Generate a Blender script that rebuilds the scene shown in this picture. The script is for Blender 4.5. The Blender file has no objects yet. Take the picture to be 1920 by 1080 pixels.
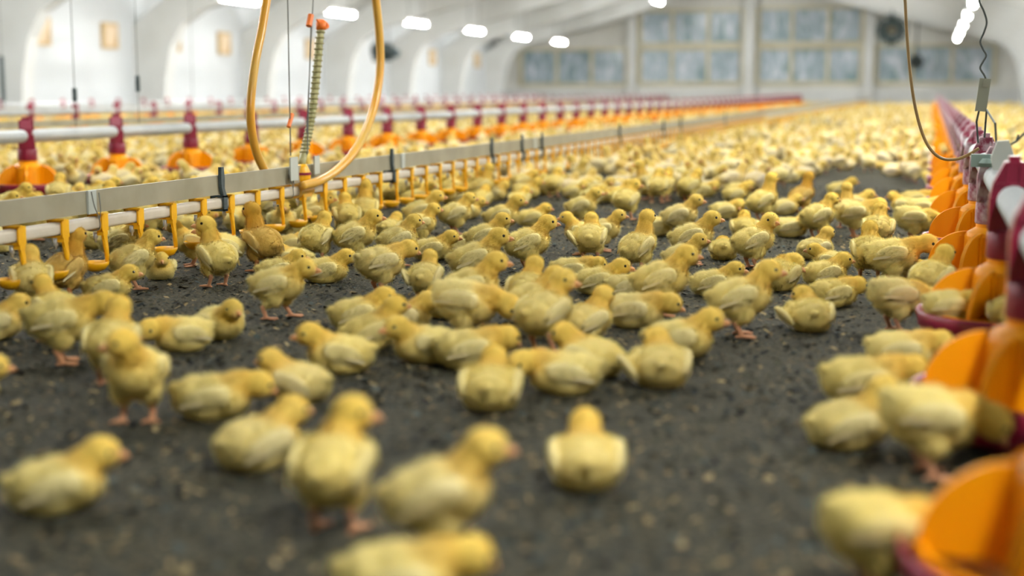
import bpy, bmesh, math, random
import numpy as np
from mathutils import Vector, Matrix, Euler

random.seed(7)
rng = np.random.default_rng(11)
C = bpy.context.scene.collection
PI = math.pi

# ------------------------------------------------------------------ camera
FPX = 2640.0
CAM_H = 0.5
YAW = math.radians(16.5)
TILT = math.radians(7.98)
cam_d = bpy.data.cameras.new('camera')
cam = bpy.data.objects.new('camera', cam_d)
C.objects.link(cam)
cam.location = (0, 0, CAM_H)
cam.rotation_euler = (PI / 2 - TILT, 0, YAW)
cam_d.sensor_width = 36.0
cam_d.lens = FPX * 36.0 / 1920.0
cam_d.clip_start = 0.05
cam_d.clip_end = 200
cam_d.dof.use_dof = True
cam_d.dof.focus_distance = 3.85
cam_d.dof.aperture_fstop = 1.85
bpy.context.scene.camera = cam

# ------------------------------------------------------------------ world and exposure
sc = bpy.context.scene
w = bpy.data.worlds.new('world')
sc.world = w
w.use_nodes = True
w.node_tree.nodes['Background'].inputs[0].default_value = (0.75, 0.85, 1.0, 1)
w.node_tree.nodes['Background'].inputs[1].default_value = 0.6
sc.view_settings.view_transform = 'Standard'
sc.view_settings.look = 'None'
sc.view_settings.gamma = 1.0
sc.view_settings.exposure = 0.42
LAMP_POWER = 150.0
LAMP_COLOUR = (1.0, 0.99, 0.95)

# ------------------------------------------------------------------ rays from photo to place
_R = Euler((PI / 2 - TILT, 0, YAW)).to_matrix()


def ray(px, py):
    return (_R @ Vector(((px - 960) / FPX, (540 - py) / FPX, -1.0))).normalized()


def ground(px, py, z=0.0):
    d = ray(px, py)
    t = (z - CAM_H) / d.z
    return Vector((d.x * t, d.y * t, z))


def on_x(px, py, x):
    d = ray(px, py)
    t = x / d.x
    return Vector((x, d.y * t, CAM_H + d.z * t))


def on_y(px, py, y):
    d = ray(px, py)
    t = y / d.y
    return Vector((d.x * t, y, CAM_H + d.z * t))


def project(x, y, z=0.0):
    v = _R.transposed() @ (Vector((x, y, z)) - Vector((0, 0, CAM_H)))
    if v.z > -0.05:
        return None
    return 960 + FPX * v.x / -v.z, 540 - FPX * v.y / -v.z, -v.z


# ------------------------------------------------------------------ materials
def lin(r, g, b):
    f = lambda c: (c / 255 / 12.92) if c <= 10 else ((c / 255 + 0.055) / 1.055) ** 2.4
    return (f(r), f(g), f(b))


def mat(name, rgb, rough=0.5, metal=0.0, noise=None, bump=0.0, scale=20.0, sss=0.0, spec=0.5, coat=0.0):
    m = bpy.data.materials.new(name)
    m.use_nodes = True
    nt = m.node_tree
    b = nt.nodes['Principled BSDF']
    b.inputs['Base Color'].default_value = (*rgb, 1)
    b.inputs['Roughness'].default_value = rough
    b.inputs['Metallic'].default_value = metal
    b.inputs['Specular IOR Level'].default_value = spec
    if sss:
        b.inputs['Subsurface Weight'].default_value = sss
        b.inputs['Subsurface Radius'].default_value = (0.01, 0.006, 0.002)
    if noise is not None or bump:
        tc = nt.nodes.new('ShaderNodeTexCoord')
        n = nt.nodes.new('ShaderNodeTexNoise')
        n.inputs['Scale'].default_value = scale
        n.inputs['Detail'].default_value = 6
        nt.links.new(tc.outputs['Object'], n.inputs['Vector'])
        if noise is not None:
            r = nt.nodes.new('ShaderNodeValToRGB')
            r.color_ramp.elements[0].position = 0.38
            r.color_ramp.elements[1].position = 0.66
            r.color_ramp.elements[0].color = (*rgb, 1)
            r.color_ramp.elements[1].color = (*noise, 1)
            nt.links.new(n.outputs['Fac'], r.inputs['Fac'])
            nt.links.new(r.outputs['Color'], b.inputs['Base Color'])
        if bump:
            bp = nt.nodes.new('ShaderNodeBump')
            bp.inputs['Strength'].default_value = bump
            bp.inputs['Distance'].default_value = 0.01
            nt.links.new(n.outputs['Fac'], bp.inputs['Height'])
            nt.links.new(bp.outputs['Normal'], b.inputs['Normal'])
    return m


def emit(name, rgb, s):
    m = bpy.data.materials.new(name)
    m.use_nodes = True
    nt = m.node_tree
    nt.nodes.remove(nt.nodes['Principled BSDF'])
    e = nt.nodes.new('ShaderNodeEmission')
    e.inputs[0].default_value = (*rgb, 1)
    e.inputs[1].default_value = s
    nt.links.new(e.outputs[0], nt.nodes['Material Output'].inputs[0])
    return m


def attr_mat(name, rough=0.85, sheen=0.35, tinted=True):
    m = bpy.data.materials.new(name)
    m.use_nodes = True
    nt = m.node_tree
    b = nt.nodes['Principled BSDF']
    a = nt.nodes.new('ShaderNodeAttribute')
    a.attribute_name = 'Col'
    src = a.outputs['Color']
    if tinted:
        oi = nt.nodes.new('ShaderNodeObjectInfo')
        mx = nt.nodes.new('ShaderNodeMix')
        mx.data_type = 'RGBA'
        mx.blend_type = 'MULTIPLY'
        mx.inputs['Factor'].default_value = 1.0
        nt.links.new(a.outputs['Color'], mx.inputs['A'])
        nt.links.new(oi.outputs['Color'], mx.inputs['B'])
        src = mx.outputs['Result']
    nt.links.new(src, b.inputs['Base Color'])
    b.inputs['Roughness'].default_value = rough
    b.inputs['Specular IOR Level'].default_value = 0.15
    b.inputs['Sheen Weight'].default_value = sheen * 0.55
    b.inputs['Sheen Roughness'].default_value = 0.5
    b.inputs['Sheen Tint'].default_value = (1.0, 0.95, 0.75, 1)
    return m


M = {}
M['chick'] = attr_mat('chick_skin_and_down')
M['flock'] = attr_mat('flock_down', tinted=False)
M['shaving'] = attr_mat('shaving', rough=0.8, sheen=0.0, tinted=False)
M['down'] = attr_mat('soft_down')
_nt = M['down'].node_tree
_b = _nt.nodes['Principled BSDF']
_tr = _nt.nodes.new('ShaderNodeBsdfTranslucent')
_mx = _nt.nodes.new('ShaderNodeMixShader')
_mx.inputs[0].default_value = 0.38
_src = _b.inputs['Base Color'].links[0].from_socket
_nt.links.new(_src, _tr.inputs['Color'])
_nt.links.new(_b.outputs[0], _mx.inputs[1])
_nt.links.new(_tr.outputs[0], _mx.inputs[2])
_nt.links.new(_mx.outputs[0], _nt.nodes['Material Output'].inputs[0])
M['beak'] = mat('beak_horn', lin(220, 160, 104), 0.45)
M['eye'] = mat('eye', (0.012, 0.008, 0.006), 0.08)
M['feather'] = mat('wing_feather', lin(238, 225, 178), 0.7, noise=lin(234, 217, 160), scale=60)
M['feather_white'] = mat('white_wing_feather', lin(250, 247, 232), 0.6)
M['wall'] = mat('whitewash', (0.57, 0.60, 0.62), 0.8, noise=(0.52, 0.545, 0.56), scale=0.7, bump=0.1)
M['wall_cream'] = mat('end_wall_paint', (0.70, 0.70, 0.66), 0.8, noise=(0.62, 0.62, 0.57), scale=0.9)
M['roof'] = mat('roof_board', (0.60, 0.615, 0.60), 0.8, noise=(0.53, 0.54, 0.53), scale=0.5)
M['frame_concrete'] = mat('painted_concrete', (0.62, 0.635, 0.625), 0.8, noise=(0.55, 0.56, 0.54), scale=1.1)
M['steel'] = mat('galvanised_steel', (0.56, 0.57, 0.55), 0.42, metal=0.35, noise=(0.5, 0.51, 0.49), scale=9)
M['alu'] = mat('aluminium_rail', lin(158, 152, 130), 0.5, noise=lin(143, 137, 114), scale=7)
M['pvc'] = mat('white_pvc', lin(208, 199, 182), 0.4, noise=lin(192, 181, 160), scale=11)
M['pipe'] = mat('feed_pipe_steel', lin(205, 210, 212), 0.38, metal=0.15, noise=lin(188, 194, 196), scale=5)
M['yellow'] = mat('yellow_plastic', lin(244, 184, 16), 0.38, noise=lin(232, 166, 12), scale=25)
M['orange'] = mat('orange_plastic', lin(252, 168, 2), 0.42, noise=lin(250, 160, 2), scale=12, spec=0.3)
M['maroon'] = mat('maroon_plastic', lin(142, 26, 58), 0.35, noise=lin(126, 22, 50), scale=18)
M['maroon_dusty'] = mat('dusty_maroon_plastic', lin(134, 40, 66), 0.6, noise=lin(206, 190, 198), scale=38, bump=0.2)
M['feed'] = mat('feed_crumble', lin(150, 112, 62), 0.9, noise=lin(196, 160, 104), scale=160, bump=0.6)
M['dark_clip'] = mat('dark_grey_clip', lin(52, 66, 70), 0.45, noise=lin(78, 92, 96), scale=30)
M['dark_metal'] = mat('dark_metal', lin(40, 52, 52), 0.5, noise=lin(62, 76, 74), scale=8)
M['cord'] = mat('cord', lin(110, 112, 106), 0.7)
M['cable'] = mat('dark_cable', lin(70, 78, 74), 0.6)
M['hose'] = mat('amber_hose', lin(224, 160, 44), 0.3, noise=lin(212, 172, 84), scale=4, sss=0.2)
M['hose_brown'] = mat('brown_tube', lin(146, 120, 74), 0.4)
M['tag'] = mat('orange_tag', lin(236, 122, 40), 0.5)
M['clear'] = mat('breather_plastic', lin(186, 182, 134), 0.25, noise=lin(146, 146, 98), scale=40)
M['chain'] = mat('float_chain', lin(138, 132, 84), 0.5)
M['plate'] = mat('grey_plate', lin(186, 192, 184), 0.4)
M['winch'] = mat('winch_plate', lin(150, 154, 136), 0.45, metal=0.2)
M['vent'] = mat('vent_wood', lin(196, 170, 126), 0.7, noise=lin(184, 156, 110), scale=4)
M['vent_in'] = mat('vent_flap', lin(212, 192, 164), 0.7)
M['sash'] = mat('window_frame_paint', lin(206, 200, 170), 0.6, noise=lin(190, 182, 148), scale=2)
M['teal'] = mat('teal_plate', lin(128, 150, 142), 0.5)
M['lamp_body'] = mat('lamp_housing', (0.75, 0.76, 0.74), 0.5)
M['lamp'] = emit('lamp_tube', LAMP_COLOUR, LAMP_POWER)


def pane_material():
    m = bpy.data.materials.new('dusty_window_pane')
    m.use_nodes = True
    nt = m.node_tree
    b = nt.nodes['Principled BSDF']
    tc = nt.nodes.new('ShaderNodeTexCoord')
    mp = nt.nodes.new('ShaderNodeMapping')
    mp.inputs['Scale'].default_value = (1.0, 1.0, 0.45)
    n = nt.nodes.new('ShaderNodeTexNoise')
    n.inputs['Scale'].default_value = 3.4
    n.inputs['Detail'].default_value = 5
    n.inputs['Distortion'].default_value = 1.2
    r = nt.nodes.new('ShaderNodeValToRGB')
    e = r.color_ramp.elements
    e[0].position = 0.32
    e[0].color = (*lin(116, 142, 142), 1)
    e[1].position = 0.70
    e[1].color = (*lin(206, 214, 222), 1)
    x = r.color_ramp.elements.new(0.5)
    x.color = (*lin(156, 172, 184), 1)
    nt.links.new(tc.outputs['Object'], mp.inputs['Vector'])
    nt.links.new(mp.outputs['Vector'], n.inputs['Vector'])
    nt.links.new(n.outputs['Fac'], r.inputs['Fac'])
    nt.links.new(r.outputs['Color'], b.inputs['Base Color'])
    b.inputs['Roughness'].default_value = 0.25
    return m


M['pane'] = pane_material()


def litter_material():
    m = bpy.data.materials.new('dark_litter')
    m.use_nodes = True
    nt = m.node_tree
    L = nt.links.new
    b = nt.nodes['Principled BSDF']
    tc = nt.nodes.new('ShaderNodeTexCoord')
    n1 = nt.nodes.new('ShaderNodeTexNoise')
    n1.inputs['Scale'].default_value = 90
    n1.inputs['Detail'].default_value = 8
    n1.inputs['Roughness'].default_value = 0.7
    n2 = nt.nodes.new('ShaderNodeTexNoise')
    n2.inputs['Scale'].default_value = 5
    n2.inputs['Detail'].default_value = 4
    v = nt.nodes.new('ShaderNodeTexVoronoi')
    v.inputs['Scale'].default_value = 120
    for t in (n1, n2, v):
        L(tc.outputs['Object'], t.inputs['Vector'])
    r = nt.nodes.new('ShaderNodeValToRGB')
    e = r.color_ramp.elements
    e[0].position = 0.30
    e[0].color = (*lin(24, 26, 20), 1)
    e[1].position = 0.74
    e[1].color = (*lin(116, 107, 76), 1)
    x = e.new(0.5)
    x.color = (*lin(58, 57, 42), 1)
    L(n1.outputs['Fac'], r.inputs['Fac'])
    mx = nt.nodes.new('ShaderNodeMix')
    mx.data_type = 'RGBA'
    mx.blend_type = 'MULTIPLY'
    mx.inputs['Factor'].default_value = 0.7
    r2 = nt.nodes.new('ShaderNodeValToRGB')
    r2.color_ramp.elements[0].position = 0.35
    r2.color_ramp.elements[0].color = (0.55, 0.58, 0.60, 1)
    r2.color_ramp.elements[1].position = 0.65
    r2.color_ramp.elements[1].color = (1.0, 0.95, 0.85, 1)
    L(n2.outputs['Fac'], r2.inputs['Fac'])
    L(r.outputs['Color'], mx.inputs['A'])
    L(r2.outputs['Color'], mx.inputs['B'])
    L(mx.outputs['Result'], b.inputs['Base Color'])
    b.inputs['Roughness'].default_value = 0.82
    b.inputs['Specular IOR Level'].default_value = 0.32
    bp = nt.nodes.new('ShaderNodeBump')
    bp.inputs['Strength'].default_value = 0.9
    bp.inputs['Distance'].default_value = 0.008
    ad = nt.nodes.new('ShaderNodeMath')
    L(n1.outputs['Fac'], ad.inputs[0])
    L(v.outputs['Distance'], ad.inputs[1])
    L(ad.outputs[0], bp.inputs['Height'])
    L(bp.outputs['Normal'], b.inputs['Normal'])
    return m


M['litter'] = litter_material()


# ------------------------------------------------------------------ mesh helpers
def link(name, me, m=None, parent=None, loc=None):
    o = bpy.data.objects.new(name, me)
    C.objects.link(o)
    if m is not None:
        if not me.materials:
            me.materials.append(m)
    if parent is not None:
        o.parent = parent
    if loc is not None:
        o.location = loc
    return o


def tag(o, label=None, cat=None, group=None, kind=None):
    if label:
        o['label'] = label
    if cat:
        o['category'] = cat
    if group:
        o['group'] = group
    if kind:
        o['kind'] = kind
    return o


def empty(name, loc, label=None, cat=None, group=None):
    o = bpy.data.objects.new(name, None)
    o.empty_display_size = 0.05
    C.objects.link(o)
    o.location = loc
    return tag(o, label, cat, group)


def bm_mesh(bm, name, smooth=False):
    me = bpy.data.meshes.new(name)
    bmesh.ops.recalc_face_normals(bm, faces=bm.faces[:])
    bm.to_mesh(me)
    bm.free()
    if smooth:
        me.polygons.foreach_set('use_smooth', [True] * len(me.polygons))
    return me


def box(bm, c, s, rot=None, taper=1.0):
    vs = []
    for dz in (-1, 1):
        k = taper if dz > 0 else 1.0
        for dx, dy in ((-1, -1), (1, -1), (1, 1), (-1, 1)):
            v = Vector((dx * s[0] / 2 * k, dy * s[1] / 2 * k, dz * s[2] / 2))
            if rot is not None:
                v = rot @ v
            vs.append(bm.verts.new(Vector(c) + v))
    for f in ((3, 2, 1, 0), (4, 5, 6, 7), (0, 1, 5, 4), (1, 2, 6, 5), (2, 3, 7, 6), (3, 0, 4, 7)):
        bm.faces.new([vs[i] for i in f])


def smooth_path(pts, n=8):
    pts = [Vector(p) for p in pts]
    if len(pts) < 3:
        return pts
    out = []
    P = [pts[0] * 2 - pts[1]] + pts + [pts[-1] * 2 - pts[-2]]
    for i in range(1, len(P) - 2):
        for k in range(n):
            t = k / n
            a, b, c, d = P[i - 1], P[i], P[i + 1], P[i + 2]
            out.append(0.5 * ((2 * b) + (c - a) * t + (2 * a - 5 * b + 4 * c - d) * t * t + (3 * b - a - 3 * c + d) * t ** 3))
    out.append(pts[-1])
    return out


def tube(bm, pts, r, seg=10, caps=True):
    pts = [Vector(p) for p in pts]
    n = len(pts)
    rad = r if isinstance(r, (list, tuple)) else [r] * n
    rings = []
    ref = None
    for i, p in enumerate(pts):
        d = (pts[min(i + 1, n - 1)] - pts[max(i - 1, 0)]).normalized()
        if ref is None:
            ref = Vector((0, 0, 1)) if abs(d.z) < 0.9 else Vector((1, 0, 0))
        a = (ref - d * ref.dot(d)).normalized()
        ref = a
        b = d.cross(a)
        rings.append([bm.verts.new(p + (a * math.cos(t) + b * math.sin(t)) * rad[i]) for t in [2 * PI * k / seg for k in range(seg)]])
    for i in range(n - 1):
        for k in range(seg):
            bm.faces.new((rings[i][k], rings[i][(k + 1) % seg], rings[i + 1][(k + 1) % seg], rings[i + 1][k]))
    if caps:
        bm.faces.new(rings[0][::-1])
        bm.faces.new(rings[-1])


def lathe(bm, prof, seg=40, c=(0, 0, 0)):
    rings = []
    for r, z in prof:
        if r < 1e-5:
            rings.append([bm.verts.new((c[0], c[1], c[2] + z))])
        else:
            rings.append([bm.verts.new((c[0] + r * math.cos(2 * PI * k / seg), c[1] + r * math.sin(2 * PI * k / seg), c[2] + z)) for k in range(seg)])
    for a, b in zip(rings, rings[1:]):
        for k in range(seg):
            j = (k + 1) % seg
            if len(a) == 1 and len(b) == 1:
                continue
            if len(a) == 1:
                bm.faces.new((a[0], b[j], b[k]))
            elif len(b) == 1:
                bm.faces.new((a[k], a[j], b[0]))
            else:
                bm.faces.new((a[k], a[j], b[j], b[k]))


def extrude_poly(bm, poly, fn, h0, h1):
    """poly of (u,v); fn(u,v,h)->Vector"""
    a = [bm.verts.new(fn(u, v, h0)) for u, v in poly]
    b = [bm.verts.new(fn(u, v, h1)) for u, v in poly]
    bm.faces.new(a[::-1])
    bm.faces.new(b)
    n = len(poly)
    for i in range(n):
        bm.faces.new((a[i], a[(i + 1) % n], b[(i + 1) % n], b[i]))


def set_cols(me, cols):
    at = me.color_attributes.new('Col', 'BYTE_COLOR', 'POINT')
    c4 = np.ones((len(cols), 4), dtype=np.float32)
    c4[:, :3] = cols
    at.data.foreach_set('color', c4.ravel())


def np_mesh(name, verts, faces, smooth=True, cols=None):
    """faces: (n,k) int array"""
    me = bpy.data.meshes.new(name)
    n, k = faces.shape
    me.vertices.add(len(verts))
    me.vertices.foreach_set('co', np.asarray(verts, dtype=np.float32).ravel())
    me.loops.add(n * k)
    me.loops.foreach_set('vertex_index', faces.astype(np.int32).ravel())
    me.polygons.add(n)
    me.polygons.foreach_set('loop_start', np.arange(0, n * k, k, dtype=np.int32))
    me.polygons.foreach_set('use_smooth', np.full(n, smooth))
    me.update(calc_edges=True)
    if cols is not None:
        set_cols(me, cols)
    return me


# ------------------------------------------------------------------ the shed
XL, XR, Y0, Y1 = -14.6, 3.2, -6.0, 47.5
XC = (XL + XR) / 2
EAVE, RIDGE = 2.35, 4.75


def roof_z(x):
    return EAVE + (RIDGE - EAVE) * (1 - abs(x - XC) / (XR - XC))


def structure(name, bm, m, parent=None, smooth=False):
    o = link(name, bm_mesh(bm, name, smooth), m, parent)
    if parent is None:
        o['kind'] = 'structure'
    return o


bm = bmesh.new()
box(bm, ((XL + XR) / 2, (Y0 + Y1) / 2, -0.05), (XR - XL + 0.4, Y1 - Y0 + 0.4, 0.1))
structure('floor', bm, M['litter'])
bm = bmesh.new()
box(bm, (XL - 0.1, (Y0 + Y1) / 2, 1.2), (0.2, Y1 - Y0, 2.4))
structure('wall_left', bm, M['wall'])
bm = bmesh.new()
box(bm, (XR + 0.1, (Y0 + Y1) / 2, 1.2), (0.2, Y1 - Y0, 2.4))
structure('wall_right', bm, M['wall'])
for nm, y, m in (('wall_end', Y1 + 0.1, M['wall_cream']), ('wall_back', Y0 - 0.1, M['wall'])):
    bm = bmesh.new()
    extrude_poly(bm, [(XL, 0), (XR, 0), (XR, EAVE), (XC, RIDGE), (XL, EAVE)], lambda u, v, h: Vector((u, h, v)), y - 0.1, y + 0.1)
    structure(nm, bm, m)
bm = bmesh.new()
extrude_poly(bm, [(XL - 0.2, EAVE - 0.05), (XC, RIDGE), (XR + 0.2, EAVE - 0.05), (XR + 0.2, EAVE + 0.1), (XC, RIDGE + 0.15), (XL - 0.2, EAVE + 0.1)],
             lambda u, v, h: Vector((u, h, v)), Y0 - 0.2, Y1 + 0.2)
structure('ceiling', bm, M['roof'])

# precast portal frames, one every 4.4 m
inner = [(-14.0, 0), (-13.92, 0.8), (-13.8, 1.35), (-13.55, 1.75), (-13.1, 2.02), (-12.4, 2.2), (-11.2, 2.5), (-8.0, 3.38), (XC, 3.98)]
inner = inner + [(2 * XC - x, z) for x, z in inner[-2::-1]]


def outer_of(x, z):
    if z < 1.9 and x < XC:
        return (XL + 0.002, z)
    if z < 1.9:
        return (XR - 0.002, z)
    return (x, roof_z(x) - 0.002)


frame_me = None
k = 0
y = 19.7 - 4.4 * 5
while y < Y1 - 0.5:
    if frame_me is None:
        bm = bmesh.new()
        ia = [[bm.verts.new((x, h, z)) for x, z in inner] for h in (-0.14, 0.14)]
        oa = [[bm.verts.new((*[outer_of(x, z)[0]], h, outer_of(x, z)[1])) for x, z in inner] for h in (-0.14, 0.14)]
        for i in range(len(inner) - 1):
            for s in (0, 1):
                bm.faces.new((ia[s][i], ia[s][i + 1], oa[s][i + 1], oa[s][i]))
            bm.faces.new((ia[0][i], ia[0][i + 1], ia[1][i + 1], ia[1][i]))
            bm.faces.new((oa[0][i], oa[0][i + 1], oa[1][i + 1], oa[1][i]))
        frame_me = bm_mesh(bm, 'portal_frame')
        frame_me.materials.append(M['frame_concrete'])
    o = link('portal_frame', frame_me, None, None, (0, y, 0))
    o['kind'] = 'structure'
    y += 4.4
    k += 1

# end wall: pillars, windows, fans
YW = Y1 - 0.005


def wx(px):
    return on_y(px, 120, Y1).x


def wz(py):
    return on_y(1400, py, Y1).z


for px0, px1 in ((1180, 1195), (1395, 1416), (1620, 1638)):
    bm = bmesh.new()
    xa, xb = wx(px0), wx(px1)
    top = min(roof_z(xa), roof_z(xb)) - 0.02
    box(bm, ((xa + xb) / 2, Y1 - 0.17, top / 2), (xb - xa, 0.3, top))
    structure('pillar', bm, M['frame_concrete'])
bm = bmesh.new()
box(bm, (XC, Y1 - 0.06, 0.28), (XR - XL - 0.1, 0.1, 0.5))
structure('baseboard_end', bm, M['frame_concrete'])

win_n = 0


def window(px0, px1, py0, py1, mull):
    global win_n
    win_n += 1
    x0, x1, z0, z1 = wx(px0), wx(px1), wz(py1), wz(py0)
    bm = bmesh.new()
    fw = 0.09
    yy = Y1 - 0.06
    for xx in (x0 + fw / 2, x1 - fw / 2):
        box(bm, (xx, yy, (z0 + z1) / 2), (fw, 0.1, z1 - z0))
    for zz in (z0 + fw / 2, z1 - fw / 2):
        box(bm, ((x0 + x1) / 2, yy, zz), (x1 - x0 - 2 * fw, 0.1, fw))
    for mp in mull:
        box(bm, (wx(mp), yy, (z0 + z1) / 2), (0.1, 0.08, z1 - z0 - 2 * fw))
    f = structure('window_%d' % win_n, bm, M['sash'])
    edges = [x0 + fw] + [wx(q) for q in mull] + [x1 - fw]
    for a, b in zip(edges, edges[1:]):
        bm = bmesh.new()
        box(bm, ((a + b) / 2, Y1 - 0.03, (z0 + z1) / 2), (b - a - 0.1, 0.012, z1 - z0 - 2 * fw))
        link('pane', bm_mesh(bm, 'pane'), M['pane'], f)
    return f


window(975, 1178, 88, 160, (1045, 1110))
window(1197, 1394, 88, 158, (1260, 1328))
window(1197, 1394, 16, 84, (1260, 1328))
window(1418, 1618, 88, 158, (1484, 1552))
window(1418, 1618, 14, 84, (1484, 1552))
window(1640, 1868, 86, 158, (1710, 1785))


def fan(px, py, y, r, label, arm_to):
    p = on_y(px, py, y)
    root = empty('circulation_fan', p, label, 'fan', 'fans at the end wall')
    bm = bmesh.new()
    prof = [(r, -0.16), (r * 1.04, -0.16), (r * 1.04, 0.16), (r, 0.16), (r, -0.16)]
    lathe(bm, prof, 36)
    me = bm_mesh(bm, 'drum', True)
    me.transform(Matrix.Rotation(PI / 2, 4, 'X'))
    link('drum', me, M['dark_metal'], root)
    bm = bmesh.new()
    box(bm, (0, 0.13, 0), (r * 1.9, 0.02, 0.04))
    link('cross_bar', bm_mesh(bm, 'cross_bar'), M['dark_metal'], root)
    bm = bmesh.new()
    for k in range(1, 5):
        rr = r * k / 4.6
        tube(bm, [(rr * math.cos(t * PI / 12), -0.16, rr * math.sin(t * PI / 12)) for t in range(25)], 0.008, 6, False)
    for k in range(8):
        a = k * PI / 4
        tube(bm, [(0, -0.165, 0), (r * math.cos(a), -0.165, r * math.sin(a))], 0.008, 6)
    link('guard', bm_mesh(bm, 'guard'), M['dark_metal'], root)
    bm = bmesh.new()
    lathe(bm, [(0, -0.1), (r * 0.2, -0.1), (r * 0.2, 0.1), (0, 0.1)], 20)
    me = bm_mesh(bm, 'hub')
    me.transform(Matrix.Rotation(PI / 2, 4, 'X'))
    link('hub', me, M['hose_brown'], root)
    for k in range(6):
        bm = bmesh.new()
        a = 2 * PI * k / 6
        R = Matrix.Rotation(a, 3, 'Y') @ Matrix.Rotation(0.5, 3, 'X')
        box(bm, Matrix.Rotation(a, 3, 'Y') @ Vector((0, 0, r * 0.57)), (r * 0.72, 0.02, r * 0.74), R)
        link('blade', bm_mesh(bm, 'blade'), M['dark_metal'], root)
    bm = bmesh.new()
    tube(bm, [(0, 0.0, r * 1.02), Vector(arm_to) - p], 0.03, 8)
    link('bracket_arm', bm_mesh(bm, 'bracket_arm'), M['dark_metal'], root)
    return root


p = on_y(1672, 57, 45.2)
fan(1672, 57, 45.2, 0.47, 'large dark round fan hung high in front of the end wall', (p.x, 45.2, roof_z(p.x) - 0.02))
p = on_y(1718, 116, 46.6)
fan(1718, 116, 46.6, 0.22, 'small dark round fan in front of the lower right end window', (p.x, 46.6, roof_z(p.x) - 0.02))

# air inlets on the left wall
vk = 0
y = 15.4
ords = ['first', 'second', 'third', 'fourth', 'fifth', 'sixth', 'seventh', 'eighth', 'ninth', 'tenth', 'eleventh', 'twelfth', 'thirteenth',
        'fourteenth', 'fifteenth', 'sixteenth', 'seventeenth', 'eighteenth', 'nineteenth', 'twentieth', 'twenty-first', 'twenty-second', 'twenty-third', 'twenty-fourth', 'twenty-fifth', 'twenty-sixth', 'twenty-seventh', 'twenty-eighth', 'twenty-ninth', 'thirtieth']
for y in sorted([21.0 + 4.4 * i for i in range(7)] + [23.1 + 4.4 * i for i in range(6)]):
    root = empty('air_inlet', (XL, y, 1.5), 'beige square air inlet on the white left wall, %s from the near end' % ords[vk], 'air inlet', 'air inlets on the left wall')
    vk += 1
    bm = bmesh.new()
    for s in (-1, 1):
        box(bm, (0.04, s * 0.21, 0), (0.08, 0.05, 0.47))
        box(bm, (0.04, 0, s * 0.21), (0.08, 0.37, 0.05))
    link('inlet_frame', bm_mesh(bm, 'inlet_frame'), M['vent'], root)
    bm = bmesh.new()
    box(bm, (0.05, 0, 0), (0.02, 0.36, 0.36), Matrix.Rotation(0.2, 3, 'Y'))
    link('flap', bm_mesh(bm, 'flap'), M['vent_in'], root)

# ------------------------------------------------------------------ tube lamps under the roof
lamp_body_me = lamp_diff_me = None


def tube_lamp(x, y, z, label, group):
    global lamp_body_me, lamp_diff_me
    root = empty('tube_lamp', (x, y, z), label, 'ceiling lamp', group)
    if lamp_body_me is None:
        bm = bmesh.new()
        box(bm, (0, 0, 0.05), (0.13, 1.3, 0.06))
        for s in (-1, 1):
            box(bm, (0, s * 0.64, 0.0), (0.11, 0.03, 0.1))
        lamp_body_me = bm_mesh(bm, 'housing')
        lamp_body_me.materials.append(M['lamp_body'])
        bm = bmesh.new()
        tube(bm, [(0, -0.62, -0.015), (0, 0.62, -0.015)], 0.045, 12)
        lamp_diff_me = bm_mesh(bm, 'diffuser', True)
        lamp_diff_me.materials.append(M['lamp'])
    link('housing', lamp_body_me, None, root)
    link('diffuser', lamp_diff_me, None, root)
    for s in (-0.45, 0.45):
        bm = bmesh.new()
        tube(bm, [(0, s, 0.07), (0, s, roof_z(x) - z)], 0.006, 6)
        link('hanger_rod', bm_mesh(bm, 'hanger_rod'), M['dark_metal'], root)
    return root


rows = [(-11.3, 2.03, 'left wall', 'lamps along the left side'), (0.62, 2.03, 'right wall', 'lamps along the right side'),
        (-8.2, 3.22, 'middle of the roof, left row', 'lamps under the middle of the roof'), (-3.4, 3.60, 'middle of the roof, right row', 'lamps under the middle of the roof')]  # right middle row is unseen; its farthest lamp is added to brighten the end wall
for (lx, lz, side, grp) in rows:
    n = 0
    for k in range(-6, 6):  # nearest lamps of each row are added out of view to light the foreground
        ly = 26.2 + 4.27 * k
        if k == 5 or (lz > 3 and k == -6):
            continue
        near = k < -1 or (lz > 3 and k < 5)
        if lz > 3:
            lab = 'white tube lamp high in the middle of the roof near the end wall' if k == 4 and lx < -5 else 'white tube lamp high under the roof ridge above the flock'
        elif k < -1:
            lab = 'white tube lamp near the %s, nearer than the visible row' % side
        else:
            lab = '%s glowing tube lamp from the near end of the row by the %s' % (ords[n], side)
            n += 1
        tube_lamp(lx, ly, lz, lab, grp)

# dark heater hanging by the left wall
p = on_y(722, 97, 34.0)
root = empty('space_heater', p, 'dark grey barrel heater hanging in front of the white left bays', 'heater')
bm = bmesh.new()
tube(bm, [(-0.33, 0, 0.02), (-0.3, 0, 0.02), (0.12, 0, 0.02), (0.15, 0, 0.02)], [0.17, 0.2, 0.2, 0.18], 24)
link('barrel', bm_mesh(bm, 'barrel', True), M['dark_metal'], root)
bm = bmesh.new()
tube(bm, [(0.14, 0, 0.0), (0.38, 0, -0.06)], [0.16, 0.1], 20)
link('outlet_cone', bm_mesh(bm, 'outlet_cone', True), M['dark_clip'], root)
bm = bmesh.new()
box(bm, (-0.05, 0, -0.2), (0.5, 0.2, 0.08))
link('base_tray', bm_mesh(bm, 'base_tray'), M['dark_metal'], root)
for s in (-0.25, 0.1):
    bm = bmesh.new()
    tube(bm, [(s, 0, 0.2), (s, 0, roof_z(p.x) - p.z)], 0.008, 6)
    link('hanging_rod', bm_mesh(bm, 'hanging_rod'), M['dark_metal'], root)

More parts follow.
